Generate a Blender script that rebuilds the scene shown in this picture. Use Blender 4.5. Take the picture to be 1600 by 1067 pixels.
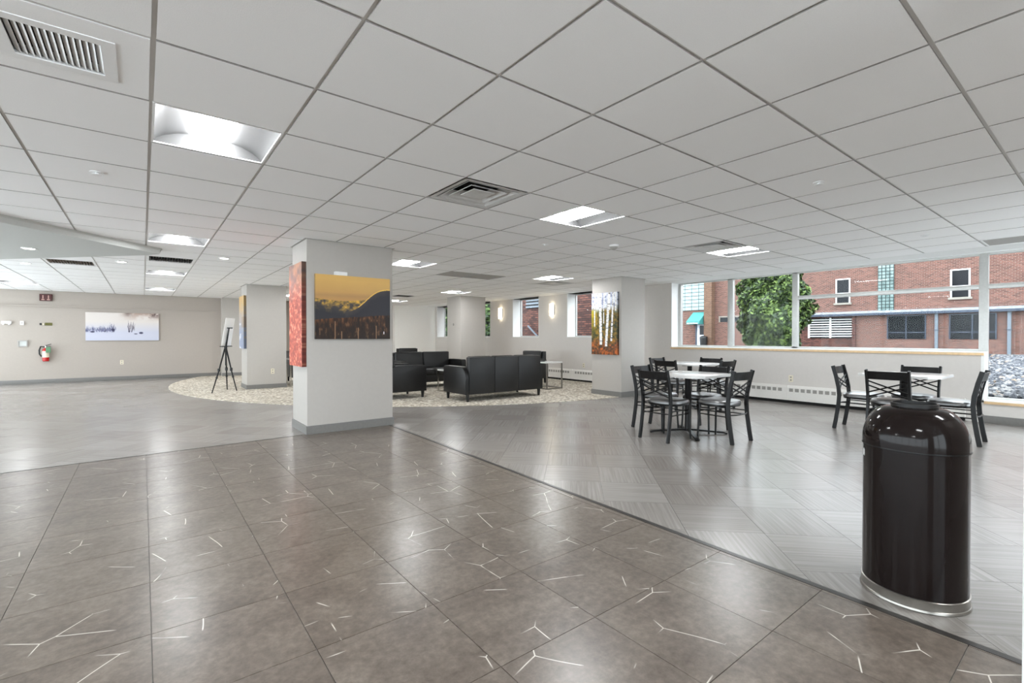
import bpy, bmesh, math, random
import numpy as np
from mathutils import Vector, Matrix, Euler
random.seed(7); RNG = np.random.default_rng(7)
for o in list(bpy.data.objects): bpy.data.objects.remove(o)
S = bpy.context.scene
COL = S.collection
PI = math.pi
H, CE = 1.152, 2.315                      # eye height, ceiling height

# ------------------------------------------------------------------ camera, sky, exposure
cam_d = bpy.data.cameras.new('camera'); cam = bpy.data.objects.new('camera', cam_d); COL.objects.link(cam)
cam_d.sensor_fit = 'HORIZONTAL'; cam_d.sensor_width = 36.0; cam_d.lens = 743.8 / 1600 * 36.0
cam_d.clip_start = 0.02; cam_d.clip_end = 300
cam.location = (0, 0, H); cam.rotation_euler = (PI/2 - 0.009, 0, -0.6597)
S.camera = cam
W = bpy.data.worlds.new('overcast_sky'); S.world = W; W.use_nodes = True
wn = W.node_tree; bg = wn.nodes['Background']
bg.inputs[0].default_value = (0.86, 0.93, 1.0, 1); bg.inputs[1].default_value = 5.2
S.view_settings.view_transform = 'Standard'; S.view_settings.look = 'None'
S.view_settings.exposure = 0.34; S.view_settings.gamma = 1.0; S.view_settings.use_curve_mapping = False
LAMP = 48.0
try:
    S.cycles.max_bounces = 10; S.cycles.diffuse_bounces = 6; S.cycles.transparent_max_bounces = 12
    S.cycles.use_denoising = True; S.cycles.adaptive_threshold = 0.02; S.cycles.sample_clamp_indirect = 8.0; S.cycles.caustics_reflective = False
except Exception: pass

# ------------------------------------------------------------------ materials
MATS = {}
def srgb(r, g, b):
    f = lambda v: (v/255/12.92) if v/255 <= 0.04045 else ((v/255+0.055)/1.055)**2.4
    return (f(r), f(g), f(b))
class NT:
    def __init__(s, name):
        s.m = bpy.data.materials.new(name); s.m.use_nodes = True; s.t = s.m.node_tree
        s.b = s.t.nodes['Principled BSDF']; MATS[name] = s.m
    def n(s, typ, **kw):
        nd = s.t.nodes.new(typ)
        for k, v in kw.items():
            if k.startswith('i_'):
                k = k[2:]; k = int(k) if k.isdigit() else k.replace('_', ' ')
                nd.inputs[k].default_value = v
            else: setattr(nd, k, v)
        return nd
    def l(s, a, b): s.t.links.new(a, b)
    def ramp(s, fac, stops, interp='LINEAR'):
        r = s.n('ShaderNodeValToRGB'); r.color_ramp.interpolation = interp
        e = r.color_ramp.elements
        while len(e) < len(stops): e.new(0.5)
        for el, (p, c) in zip(e, stops):
            el.position = p; el.color = (*c, 1) if len(c) == 3 else c
        s.l(fac, r.inputs[0]); return r.outputs[0]
    def mix(s, fac, a, b, mode='MIX'):
        m = s.n('ShaderNodeMix', data_type='RGBA', blend_type=mode)
        for sock, v in ((m.inputs[0], fac), (m.inputs[6], a), (m.inputs[7], b)):
            if isinstance(v, (int, float)): sock.default_value = v
            elif isinstance(v, tuple): sock.default_value = (*v, 1)
            else: s.l(v, sock)
        return m.outputs[2]
    def math(s, op, a, b=0.0):
        m = s.n('ShaderNodeMath', operation=op)
        for sock, v in ((m.inputs[0], a), (m.inputs[1], b)):
            if isinstance(v, (int, float)): sock.default_value = v
            else: s.l(v, sock)
        return m.outputs[0]
    def bump(s, h, strength=0.2, dist=0.01):
        b = s.n('ShaderNodeBump', i_Strength=strength, i_Distance=dist); s.l(h, b.inputs['Height']); s.l(b.outputs[0], s.b.inputs['Normal'])
    def base(s, c):
        if isinstance(c, tuple): s.b.inputs['Base Color'].default_value = (*c, 1)
        else: s.l(c, s.b.inputs['Base Color'])
    def set(s, rough=0.5, metal=0.0, spec=0.5):
        s.b.inputs['Roughness'].default_value = rough; s.b.inputs['Metallic'].default_value = metal
        s.b.inputs['Specular IOR Level'].default_value = spec
def plain(name, c, rough=0.5, metal=0.0, spec=0.5, var=0.06, scale=40.0, bump=0.0):
    t = NT(name); t.set(rough, metal, spec)
    tc = t.n('ShaderNodeTexCoord'); nz = t.n('ShaderNodeTexNoise', i_Scale=scale, i_Detail=3.0)
    t.l(tc.outputs['Object'], nz.inputs['Vector'])
    lo = tuple(v*(1-var) for v in c); hi = tuple(min(1, v*(1+var)) for v in c)
    t.base(t.ramp(nz.outputs[0], [(0.3, lo), (0.7, hi)]))
    if bump: t.bump(nz.outputs[0], bump, 0.002)
    return t.m
def emit(name, c, k):
    t = NT(name); t.base(c); t.b.inputs['Emission Color'].default_value = (*c, 1); t.b.inputs['Emission Strength'].default_value = k
    return t.m

plain('wall_paint', srgb(184, 179, 173), 0.6, var=0.015, scale=25, bump=0.03)
plain('back_wall_paint', srgb(174, 165, 156), 0.6, var=0.015, scale=25, bump=0.03)
plain('window_wall_paint', srgb(208, 203, 198), 0.6, var=0.015, scale=25, bump=0.03)  # wall paint lightened in colour, in place of light missing on this side
plain('end_wall_lit', srgb(242, 240, 235), 0.6, var=0.015, scale=25, bump=0.03)  # lightened in colour to make up for weak light at the lounge end
plain('white_trim', srgb(236, 236, 234), 0.45, var=0.02)
plain('wood_nosing', srgb(222, 190, 148), 0.45, var=0.1, scale=18)
plain('baseboard_rubber', srgb(118, 116, 113), 0.5, var=0.05)
plain('black_strip', srgb(44, 40, 38), 0.35)
plain('ceiling_board', srgb(250, 250, 250), 0.85, var=0.02, scale=220, bump=0.25)
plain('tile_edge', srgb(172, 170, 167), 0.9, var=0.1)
plain('ceiling_grid', srgb(226, 225, 223), 0.5, var=0.01)
plain('soffit_paint', srgb(196, 199, 196), 0.5, var=0.02)
plain('fixture_white', srgb(240, 240, 240), 0.4, var=0.01)
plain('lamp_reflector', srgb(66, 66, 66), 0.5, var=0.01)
plain('vent_metal', srgb(205, 204, 202), 0.45, var=0.05)
plain('vent_grey', srgb(168, 165, 161), 0.6, var=0.05)
plain('dark_void', srgb(22, 21, 20), 0.8)
plain('brown_grille', srgb(120, 106, 94), 0.6)
plain('alu', srgb(190, 190, 187), 0.35, metal=0.4, var=0.04)
plain('chrome', srgb(205, 203, 198), 0.18, metal=1.0, var=0.03)
plain('steel_dull', srgb(150, 146, 140), 0.3, metal=0.9, var=0.05)
plain('black_metal', srgb(12, 11, 11), 0.34, spec=0.3, var=0.1)
plain('black_plastic', srgb(20, 20, 20), 0.45)
plain('black_vinyl', srgb(40, 38, 38), 0.38, spec=1.0, var=0.08)
plain('bin_enamel', srgb(24, 18, 17), 0.10, spec=0.2, var=0.12, scale=6)
plain('black_leather', srgb(26, 25, 25), 0.42, spec=0.38, var=0.15, scale=60, bump=0.08)
plain('table_white', srgb(224, 224, 222), 0.16, var=0.03, scale=8)
plain('foam_white', srgb(246, 246, 245), 0.5, var=0.01)
plain('paper_books', srgb(52, 54, 58), 0.5)
plain('red_enamel', srgb(176, 22, 20), 0.25)
plain('green_tag', srgb(88, 130, 96), 0.5)
plain('maroon', srgb(70, 14, 12), 0.4)
plain('pale_pink', srgb(200, 160, 150), 0.5)
plain('olive_sign', srgb(92, 88, 30), 0.5)
plain('ivory', srgb(226, 218, 196), 0.4)
plain('radiator_white', srgb(228, 225, 220), 0.4, var=0.02)
plain('slot_grey', srgb(150, 147, 142), 0.6)
plain('roof_gravel', srgb(150, 154, 160), 0.9, var=0.3, scale=6)
plain('gutter_blue', srgb(50, 60, 76), 0.4, var=0.05)
plain('pipe_grey', srgb(104, 114, 124), 0.4, var=0.06)
plain('awning_teal', srgb(62, 134, 130), 0.55, var=0.05)
plain('door_white', srgb(214, 224, 236), 0.4)
plain('concrete_sill', srgb(140, 134, 124), 0.8, var=0.1, scale=8)
plain('window_dark', srgb(22, 24, 28), 0.15, spec=0.2)
plain('window_teal', srgb(60, 80, 92), 0.12, spec=0.6)
plain('trunk_bark', srgb(80, 66, 52), 0.9, var=0.3)
plain('courtyard_ground', srgb(104, 102, 100), 0.95, var=0.35, scale=3.0)
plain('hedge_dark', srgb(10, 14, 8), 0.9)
emit('lamp_lens', (0.965, 0.985, 1.0), LAMP)
emit('downlight_lens', (1.0, 0.95, 0.86), 14.0)
emit('sconce_glass', (1.0, 0.88, 0.66), 7.0)

def mat_leaves(name, cols):
    t = NT(name); t.set(0.6); oi = t.n('ShaderNodeNewGeometry'); nz = t.n('ShaderNodeTexNoise', i_Scale=2.2, i_Detail=4.0)
    t.l(oi.outputs['Position'], nz.inputs['Vector'])
    f = t.math('ADD', t.math('MULTIPLY', oi.outputs['Random Per Island'], 0.55), t.math('MULTIPLY', nz.outputs[0], 0.45))
    t.base(t.ramp(f, [(0.15, cols[0]), (0.5, cols[1]), (0.85, cols[2])]))
mat_leaves('tree_leaves', (srgb(14, 24, 12), srgb(48, 70, 32), srgb(128, 152, 78)))
mat_leaves('bush_leaves', (srgb(12, 20, 10), srgb(38, 60, 26), srgb(92, 120, 52)))
def mat_stones():
    t = NT('river_stones'); t.set(0.7); oi = t.n('ShaderNodeNewGeometry')
    t.base(t.ramp(oi.outputs['Random Per Island'], [(0.0, srgb(34, 36, 42)), (0.35, srgb(66, 68, 76)), (0.7, srgb(100, 101, 106)), (0.93, srgb(150, 148, 146)), (1.0, srgb(140, 116, 92))]))
mat_stones()
def mat_glass():
    t = NT('pane_glass'); tr = t.n('ShaderNodeBsdfTransparent'); gl = t.n('ShaderNodeBsdfGlossy', i_Roughness=0.02)
    tr.inputs[0].default_value = (0.96, 0.975, 0.97, 1)
    lw = t.n('ShaderNodeLayerWeight', i_Blend=0.5); mx = t.n('ShaderNodeMixShader')
    t.l(t.math('ADD', t.math('MULTIPLY', t.math('POWER', lw.outputs['Facing'], 5.0), 0.30), 0.006), mx.inputs[0]); t.l(tr.outputs[0], mx.inputs[1]); t.l(gl.outputs[0], mx.inputs[2])
    t.l(mx.outputs[0], t.t.nodes['Material Output'].inputs[0])
mat_glass()
def mat_brick(name, c1, c2, mortar, axis='X'):
    t = NT(name); t.set(0.85); g = t.n('ShaderNodeNewGeometry'); sp = t.n('ShaderNodeSeparateXYZ'); t.l(g.outputs['Position'], sp.inputs[0])
    cb = t.n('ShaderNodeCombineXYZ'); t.l(t.math('ADD', sp.outputs[1], sp.outputs[0]), cb.inputs[0]); t.l(sp.outputs[2], cb.inputs[1])
    br = t.n('ShaderNodeTexBrick', i_Scale=1.0); br.inputs['Brick Width'].default_value = 0.215; br.inputs['Row Height'].default_value = 0.075
    br.inputs['Mortar Size'].default_value = 0.011; br.inputs['Color1'].default_value = (*c1, 1); br.inputs['Color2'].default_value = (*c2, 1); br.inputs['Mortar'].default_value = (*mortar, 1)
    t.l(cb.outputs[0], br.inputs['Vector'])
    nz = t.n('ShaderNodeTexNoise', i_Scale=0.9, i_Detail=5.0); t.l(g.outputs['Position'], nz.inputs['Vector'])
    t.base(t.mix(0.6, br.outputs['Color'], t.ramp(nz.outputs[0], [(0.3, (0.72,)*3), (0.7, (1.0,)*3)]), 'MULTIPLY'))
    t.bump(br.outputs['Fac'], -0.3, 0.01)
mat_brick('brick_pink', srgb(120, 76, 65), srgb(78, 44, 37), srgb(128, 110, 100))
mat_brick('brick_tan', srgb(114, 82, 62), srgb(86, 58, 44), srgb(122, 102, 86))
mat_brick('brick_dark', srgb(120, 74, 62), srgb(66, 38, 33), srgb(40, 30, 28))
def mat_marble():
    t = NT('marble_tile_grey'); g = t.n('ShaderNodeNewGeometry'); oi = t.n('ShaderNodeObjectInfo')
    off = t.n('ShaderNodeVectorMath', operation='SCALE'); off.inputs[0].default_value = (37, 53, 0); t.l(oi.outputs['Random'], off.inputs['Scale'])
    ad = t.n('ShaderNodeVectorMath', operation='ADD'); t.l(g.outputs['Position'], ad.inputs[0]); t.l(off.outputs[0], ad.inputs[1])
    v = ad.outputs[0]
    n1 = t.n('ShaderNodeTexNoise', i_Scale=4.5, i_Detail=6.0, i_Roughness=0.6); t.l(v, n1.inputs['Vector'])
    n2 = t.n('ShaderNodeTexNoise', i_Scale=28.0, i_Detail=6.0, i_Roughness=0.7); t.l(v, n2.inputs['Vector'])
    f = t.math('ADD', t.math('MULTIPLY', n1.outputs[0], 0.45), t.math('MULTIPLY', n2.outputs[0], 0.55))
    body = t.ramp(f, [(0.32, srgb(80, 70, 63)), (0.5, srgb(111, 101, 92)), (0.68, srgb(137, 127, 117))])
    # pale veins: broken straight cell edges
    n3 = t.n('ShaderNodeTexNoise', i_Scale=1.5, i_Detail=1.0); t.l(v, n3.inputs['Vector'])
    sc = t.n('ShaderNodeVectorMath', operation='SCALE'); sc.inputs['Scale'].default_value = 0.12; t.l(n3.outputs['Color'], sc.inputs[0])
    a2 = t.n('ShaderNodeVectorMath', operation='ADD'); t.l(v, a2.inputs[0]); t.l(sc.outputs[0], a2.inputs[1])
    vo = t.n('ShaderNodeTexVoronoi', feature='DISTANCE_TO_EDGE', voronoi_dimensions='2D', i_Scale=3.4); t.l(a2.outputs[0], vo.inputs['Vector'])
    line = t.ramp(vo.outputs[0], [(0.0, (1,)*3), (0.004, (0.9,)*3), (0.010, (0,)*3)])
    n4 = t.n('ShaderNodeTexNoise', i_Scale=3.8, i_Detail=2.0); t.l(v, n4.inputs['Vector'])
    mask = t.ramp(n4.outputs[0], [(0.535, (0,)*3), (0.59, (1,)*3)])
    fac = t.math('MULTIPLY', line, mask)
    t.base(t.mix(t.math('MULTIPLY', fac, 0.9), body, srgb(236, 230, 220)))
    t.set(0.28, 0, 0.5)
    t.bump(n2.outputs[0], 0.05, 0.002)
mat_marble()
def mat_wood():
    t = NT('linear_grain_tile'); uv = t.n('ShaderNodeUVMap'); oi = t.n('ShaderNodeObjectInfo')
    off = t.n('ShaderNodeVectorMath', operation='SCALE'); off.inputs[0].default_value = (91, 47, 0); t.l(oi.outputs['Random'], off.inputs['Scale'])
    ad = t.n('ShaderNodeVectorMath', operation='ADD'); t.l(uv.outputs[0], ad.inputs[0]); t.l(off.outputs[0], ad.inputs[1])
    mp = t.n('ShaderNodeMapping'); mp.inputs['Scale'].default_value = (1.6, 62.0, 1); t.l(ad.outputs[0], mp.inputs[0])
    n1 = t.n('ShaderNodeTexNoise', i_Scale=1.0, i_Detail=3.0, i_Roughness=0.6); t.l(mp.outputs[0], n1.inputs['Vector'])
    n2 = t.n('ShaderNodeTexNoise', i_Scale=0.13, i_Detail=0.0); t.l(ad.outputs[0], n2.inputs['Vector'])
    f = t.math('ADD', t.math('MULTIPLY', n1.outputs[0], 0.62), t.math('MULTIPLY', n2.outputs[0], 0.38))
    t.base(t.ramp(f, [(0.32, srgb(128, 122, 116)), (0.5, srgb(144, 139, 134)), (0.68, srgb(160, 156, 152))]))
    t.set(0.24, 0, 0.8); t.bump(n1.outputs[0], 0.03, 0.002)
mat_wood()
def mat_carpet():
    t = NT('pebble_carpet'); g = t.n('ShaderNodeNewGeometry')
    n0 = t.n('ShaderNodeTexNoise', i_Scale=9.0, i_Detail=2.0); t.l(g.outputs['Position'], n0.inputs['Vector'])
    vo = t.n('ShaderNodeTexVoronoi', i_Scale=24.0); t.l(g.outputs['Position'], vo.inputs['Vector'])
    sx = t.n('ShaderNodeSeparateColor'); t.l(vo.outputs['Color'], sx.inputs[0])
    f = t.math('ADD', t.math('MULTIPLY', sx.outputs[0], 0.7), t.math('MULTIPLY', n0.outputs[0], 0.3))
    c = t.ramp(f, [(0.1, srgb(146, 136, 122)), (0.4, srgb(206, 196, 180)), (0.75, srgb(244, 238, 226))])
    t.base(t.mix(t.ramp(vo.outputs['Distance'], [(0.3, (0,)*3), (0.75, (0.6,)*3)]), c, srgb(140, 130, 116)))
    t.set(0.95, 0, 0.1); t.bump(vo.outputs['Distance'], 0.3, 0.006)
mat_carpet()
def mat_blocks():
    t = NT('glass_block'); t.set(0.15, 0, 0.6); g = t.n('ShaderNodeNewGeometry')
    nz = t.n('ShaderNodeTexNoise', i_Scale=3.0, i_Detail=3.0); t.l(g.outputs['Position'], nz.inputs['Vector'])
    t.base(t.ramp(nz.outputs[0], [(0.3, srgb(84, 104, 102)), (0.7, srgb(136, 154, 150))]))
mat_blocks()
plain('block_joint', srgb(48, 58, 58), 0.8)
plain('panel_pale', srgb(146, 166, 166), 0.3, var=0.04, scale=4)
t = NT('painted_print'); ca = t.n('ShaderNodeVertexColor'); ca.layer_name = 'paint'; t.base(ca.outputs[0]); t.set(0.4, 0, 0.35)
M = MATS
for k_, w_ in (('black_vinyl', 0.8),):
    n_ = M[k_].node_tree.nodes['Principled BSDF']; n_.inputs['Coat Weight'].default_value = w_; n_.inputs['Coat Roughness'].default_value = 0.3; n_.inputs['Coat IOR'].default_value = 1.8

# ------------------------------------------------------------------ mesh helpers
class MB:
    def __init__(s): s.bm = bmesh.new()
    def box(s, x0, x1, y0, y1, z0, z1, mat=None):
        c = [(x0,y0,z0),(x1,y0,z0),(x1,y1,z0),(x0,y1,z0),(x0,y0,z1),(x1,y0,z1),(x1,y1,z1),(x0,y1,z1)]
        v = [s.bm.verts.new(mat @ Vector(p) if mat else p) for p in c]
        for f in ((0,3,2,1),(4,5,6,7),(0,1,5,4),(1,2,6,5),(2,3,7,6),(3,0,4,7)): s.bm.faces.new([v[i] for i in f])
        return s
    def bar(s, a, b, w, h, up=(0,0,1)):           # rectangular bar from a to b
        a, b = Vector(a), Vector(b); d = (b-a); L = d.length; d.normalize(); u = Vector(up)
        if abs(d.dot(u)) > 0.98: u = Vector((0,1,0))
        x = d.cross(u).normalized(); u = x.cross(d)
        m = Matrix(((x.x,u.x,d.x,a.x),(x.y,u.y,d.y,a.y),(x.z,u.z,d.z,a.z),(0,0,0,1)))
        return s.box(-w/2,w/2,-h/2,h/2,0,L,m)
    def tube(s, pts, r, seg=8, cap=True):
        pts = [Vector(p) for p in pts]; rs = r if isinstance(r,(list,tuple)) else [r]*len(pts); rings = []; px = None
        for i,p in enumerate(pts):
            d = (pts[min(i+1,len(pts)-1)]-pts[max(i-1,0)]).normalized()
            if px is None:
                u = Vector((0,0,1)) if abs(d.z)<0.9 else Vector((0,1,0)); px = d.cross(u).normalized()
            px = (px - d*px.dot(d)).normalized(); py = d.cross(px)
            rings.append([s.bm.verts.new(p+rs[i]*(math.cos(2*PI*k/seg)*px+math.sin(2*PI*k/seg)*py)) for k in range(seg)])
        for a,b in zip(rings,rings[1:]):
            for k in range(seg): s.bm.faces.new((a[k],a[(k+1)%seg],b[(k+1)%seg],b[k]))
        if cap:
            s.bm.faces.new(rings[0][::-1]); s.bm.faces.new(rings[-1])
        return s
    def ribbon(s, pts, w, h, side=(1,0,0)):       # flat section (w along side, h across) swept along pts
        pts = [Vector(p) for p in pts]; sd = Vector(side); rings = []
        for i,p in enumerate(pts):
            d = (pts[min(i+1,len(pts)-1)]-pts[max(i-1,0)]).normalized(); n = d.cross(sd).normalized()
            rings.append([s.bm.verts.new(p+sd*(a*w/2)+n*(b*h/2)) for a,b in ((-1,-1),(1,-1),(1,1),(-1,1))])
        for a,b in zip(rings,rings[1:]):
            for k in range(4): s.bm.faces.new((a[k],a[(k+1)%4],b[(k+1)%4],b[k]))
        s.bm.faces.new(rings[0][::-1]); s.bm.faces.new(rings[-1]); return s
    def lathe(s, prof, seg=32, c=(0,0,0), cap0=True, cap1=True):
        rings = [[s.bm.verts.new((c[0]+r*math.cos(2*PI*k/seg), c[1]+r*math.sin(2*PI*k/seg), c[2]+z)) for k in range(seg)] for r,z in prof]
        for a,b in zip(rings,rings[1:]):
            for k in range(seg): s.bm.faces.new((a[k],a[(k+1)%seg],b[(k+1)%seg],b[k]))
        if cap0: s.bm.faces.new(rings[0][::-1])
        if cap1: s.bm.faces.new(rings[-1])
        return s
    def prism(s, poly, z0, z1, mat=None):          # polygon in xy, extruded in z, optionally transformed
        f = (lambda p: mat @ Vector(p)) if mat else (lambda p: p)
        a = [s.bm.verts.new(f((x,y,z0))) for x,y in poly]; b = [s.bm.verts.new(f((x,y,z1))) for x,y in poly]; n = len(poly)
        s.bm.faces.new(a[::-1]); s.bm.faces.new(b)
        for k in range(n): s.bm.faces.new((a[k],a[(k+1)%n],b[(k+1)%n],b[k]))
        return s
    def bevel(s, w, seg=2):
        bmesh.ops.remove_doubles(s.bm, verts=s.bm.verts, dist=1e-6)
        bmesh.ops.bevel(s.bm, geom=list(s.bm.edges), offset=w, segments=seg, affect='EDGES', profile=0.6, clamp_overlap=True); return s
    def build(s, name, mat, parent=None, loc=(0,0,0), rot=(0,0,0), smooth=False):
        bmesh.ops.recalc_face_normals(s.bm, faces=s.bm.faces)
        me = bpy.data.meshes.new(name); s.bm.to_mesh(me); s.bm.free()
        if smooth:
            me.polygons.foreach_set('use_smooth', [True]*len(me.polygons))
            try: me.set_sharp_from_angle(angle=math.radians(40))
            except Exception: pass
        me.materials.append(M[mat] if isinstance(mat,str) else mat)
        return place(name, me, parent, loc, rot)
def place(name, me, parent=None, loc=(0,0,0), rot=(0,0,0)):
    o = bpy.data.objects.new(name, me); COL.objects.link(o); o.location = loc; o.rotation_euler = rot
    if parent is not None: o.parent = parent
    return o
def box(name, mat, x0, x1, y0, y1, z0, z1, parent=None, bev=0.0):
    cx, cy = (x0+x1)/2, (y0+y1)/2
    b = MB().box(x0-cx, x1-cx, y0-cy, y1-cy, 0, z1-z0)
    if bev: b.bevel(bev)
    return b.build(name, mat, parent, (cx, cy, z0), smooth=bool(bev))
def tag(o, label=None, cat=None, group=None, kind=None):
    if label: o['label'] = label
    if cat: o['category'] = cat
    if group: o['group'] = group
    if kind: o['kind'] = kind
    return o
def empty(name, loc=(0,0,0), rz=0.0):
    o = bpy.data.objects.new(name, None); COL.objects.link(o); o.location = loc; o.rotation_euler = (0,0,rz); o.empty_display_size = 0.1; return o
def struct(o, label=None, cat=None): return tag(o, label, cat, kind='structure')
def copy_tree(o, parent=None):
    c = o.copy(); COL.objects.link(c); c.parent = parent
    for ch in list(o.children): copy_tree(ch, c)
    return c
def project(p):                                    # only used to rank pieces by how large they show
    x, y, z = p; cs, sn = math.cos(0.6597), math.sin(0.6597)
    lat = x*cs - y*sn; d = x*sn + y*cs
    return (lat, d, z-H)
def shown(p, slack=0.35):
    lat, d, u = project(p)
    if d < 0.3: return 0.0
    if abs(lat/d) > 1.0757+slack/d or abs(u/d) > 0.72+slack/d: return 0.0
    return abs(u)/d**3
def join_stuff(name, polys, z0, z1, mat, parent, uvs=None):
    bm = bmesh.new(); lay = bm.loops.layers.uv.new('UVMap') if uvs else None
    for k, poly in enumerate(polys):
        b = [bm.verts.new((x,y,z1)) for x,y in poly]; a = [bm.verts.new((x,y,z0)) for x,y in poly]; n = len(poly)
        f = bm.faces.new(b)
        if lay:
            for lp, w in zip(f.loops, uvs[k]): lp[lay].uv = w
        for q in range(n): bm.faces.new((b[q],a[q],a[(q+1)%n],b[(q+1)%n]))
    bmesh.ops.recalc_face_normals(bm, faces=bm.faces)
    me = bpy.data.meshes.new(name); bm.to_mesh(me); bm.free(); me.materials.append(M[mat])
    return tag(place(name, me, parent), kind='stuff')
def clip(poly, a, b, c):                           # keep a*x+b*y <= c
    out = []
    for (x0,y0),(x1,y1) in zip(poly, poly[1:]+poly[:1]):
        d0, d1 = a*x0+b*y0-c, a*x1+b*y1-c
        if d0 <= 0: out.append((x0,y0))
        if d0*d1 < 0:
            t = d0/(d0-d1); out.append((x0+t*(x1-x0), y0+t*(y1-y0)))
    return out

# ------------------------------------------------------------------ room dimensions
XR, YB, XL, YF = 8.97, 16.6, -4.3, -3.2           # window wall, back wall, left wall, wall behind the viewpoint
GX, GY, TX, TY = 0.6492, 1.718, 0.6096, 0.6187    # ceiling grid
gx = lambda i: GX + TX*i
gy = lambda j: GY + TY*j
# the inlaid dark strips: x = SR(y) on the right, y = SL(x) on the left
SRa, SRb = 2.448, 0.0177                           # x = SRa + SRb*y
SLa, SLb = 5.870, 0.049                            # y = SLa + SLb*x

# ------------------------------------------------------------------ floor
floor = struct(box('floor', 'slot_grey', XL, XR+0.3, YF, YB+0.3, -0.15, -0.006), 'polished tile floor of the whole hall', 'floor')
# marble-look tiles in the near corner
singles, rest = [], []
x0, dx, y0, dy = 0.02, 0.4815, 0.352, 0.4895
sq = [(0.0015,0.0015),(dx-0.0015,0.0015),(dx-0.0015,dy-0.0015),(0.0015,dy-0.0015)]
def tile_mesh(name, poly, mat, uvf=None):
    bm = bmesh.new(); lay = bm.loops.layers.uv.new('UVMap')
    a = [bm.verts.new((x,y,-0.006)) for x,y in poly]; b = [bm.verts.new((x,y,0)) for x,y in poly]; n = len(poly)
    f = bm.faces.new(b)
    if uvf:
        for lp, p in zip(f.loops, poly): lp[lay].uv = uvf(p)
    for k in range(n): bm.faces.new((a[k],a[(k+1)%n],b[(k+1)%n],b[k]))
    bmesh.ops.recalc_face_normals(bm, faces=bm.faces)
    me = bpy.data.meshes.new(name); bm.to_mesh(me); bm.free(); me.materials.append(M[mat]); return me
full = tile_mesh('marble_tile', sq, 'marble_tile_grey')
ml = []
for i in range(-15, 7):
    for j in range(-14, 13):
        ox, oy = x0+i*dx, y0+j*dy
        p = [(ox+x, oy+y) for x,y in sq]; q = clip(p, 1, -SRb, SRa-0.017); q = clip(q, -SLb, 1, SLa-0.008) if q else q
        if len(q) < 3: continue
        cx = sum(a for a,_ in q)/len(q); cy = sum(b for _,b in q)/len(q)
        ml.append((shown((cx,cy,0)), q, q == p, ox, oy))
ml.sort(key=lambda t: -t[0])
for s_, q, whole, ox, oy in ml:
    if s_ > 0 and len(singles) < 290:
        me = full if whole else tile_mesh('marble_tile', [(x-ox,y-oy) for x,y in q], 'marble_tile_grey')
        singles.append(place('marble_tile', me, floor, (ox - (floor.location.x), oy - floor.location.y, -floor.location.z)))
    else: rest.append(q)
o = join_stuff('marble_tile', [[(x-floor.location.x, y-floor.location.y) for x,y in q] for q in rest], -0.006-floor.location.z, -floor.location.z, 'marble_tile_grey', floor)
# diagonal grain tiles everywhere else, alternate tiles turned a quarter
CR = (7.6, 13.1, 7.15)                              # the round carpet
D = 0.4475; r2 = math.sqrt(0.5)
wl = []
for a in range(-30, 46):
    for b in range(-38, 34):
        u0, v0 = 2.50+a*D, 0.225+b*D
        loc = [(u0+0.001,v0+0.001),(u0+D-0.001,v0+0.001),(u0+D-0.001,v0+D-0.001),(u0+0.001,v0+D-0.001)]
        poly = [((u+v)*r2, (u-v)*r2) for u,v in loc]
        cx = sum(x for x,_ in poly)/4; cy = sum(y for _,y in poly)/4
        if cx < XL-.4 or cx > XR+.4 or cy < YF-.4 or cy > YB+.4: continue
        if all(math.hypot(x-CR[0],y-CR[1]) < CR[2]-0.05 for x,y in poly): continue
        turn = (a+b) % 2
        def go(q):
            for pa in ((-1,0,-XL),(1,0,XR),(0,-1,-YF),(0,1,YB)):
                q = clip(q, *pa) if len(q) >= 3 else []
            if len(q) < 3: return
            mx = sum(x for x,_ in q)/len(q); my = sum(y for _,y in q)/len(q)
            wl.append((shown((mx,my,0)), q, turn, (mx,my)))
        go(clip(poly, -1, SRb, -(SRa+0.017)))        # right of the right strip
        q = clip(poly, 1, -SRb, SRa+0.017)
        if len(q) >= 3: go(clip(q, SLb, -1, -(SLa+0.008)))
wl.sort(key=lambda t: -t[0])
rest, ruv, cache = [], [], {}
for k, (s_, q, turn, (mx,my)) in enumerate(wl):
    uvf = (lambda p, t=turn: (((p[0]+p[1])*r2, (p[0]-p[1])*r2) if t else ((p[0]-p[1])*r2, (p[0]+p[1])*r2)))
    lq = [(x-mx, y-my) for x,y in q]
    if k < 290 and s_ > 0:
        key = (turn, tuple((round(x,3),round(y,3)) for x,y in lq))
        if key not in cache: cache[key] = tile_mesh('grain_tile', lq, 'linear_grain_tile', uvf)
        place('grain_tile', cache[key], floor, (mx-floor.location.x, my-floor.location.y, -floor.location.z))
    else:
        rest.append([(x-floor.location.x, y-floor.location.y) for x,y in q])
        ou, ov = random.uniform(-90,90), random.uniform(-90,90)
        ruv.append([(a+ou,b+ov) for a,b in (uvf(p) for p in lq)])
join_stuff('grain_tile', rest, -0.006-floor.location.z, -floor.location.z, 'linear_grain_tile', floor, ruv)
# strips
b = MB(); b.prism([(SRa+SRb*YF-0.017,YF),(SRa+SRb*YF+0.017,YF),(SRa+SRb*5.93+0.017,5.93),(SRa+SRb*5.93-0.017,5.93)], -0.006, 0.002)
struct(b.build('trim_1', 'black_strip'), 'long dark floor strip running from the trash can to the column', 'floor strip')
b = MB(); b.prism([(XL,SLa+SLb*XL-0.008),(1.53,SLa+SLb*1.53-0.008),(1.53,SLa+SLb*1.53+0.008),(XL,SLa+SLb*XL+0.008)], -0.006, 0.002)
struct(b.build('trim_2', 'black_strip'), 'thin dark floor strip between marble tiles and pale floor', 'floor strip')
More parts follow.
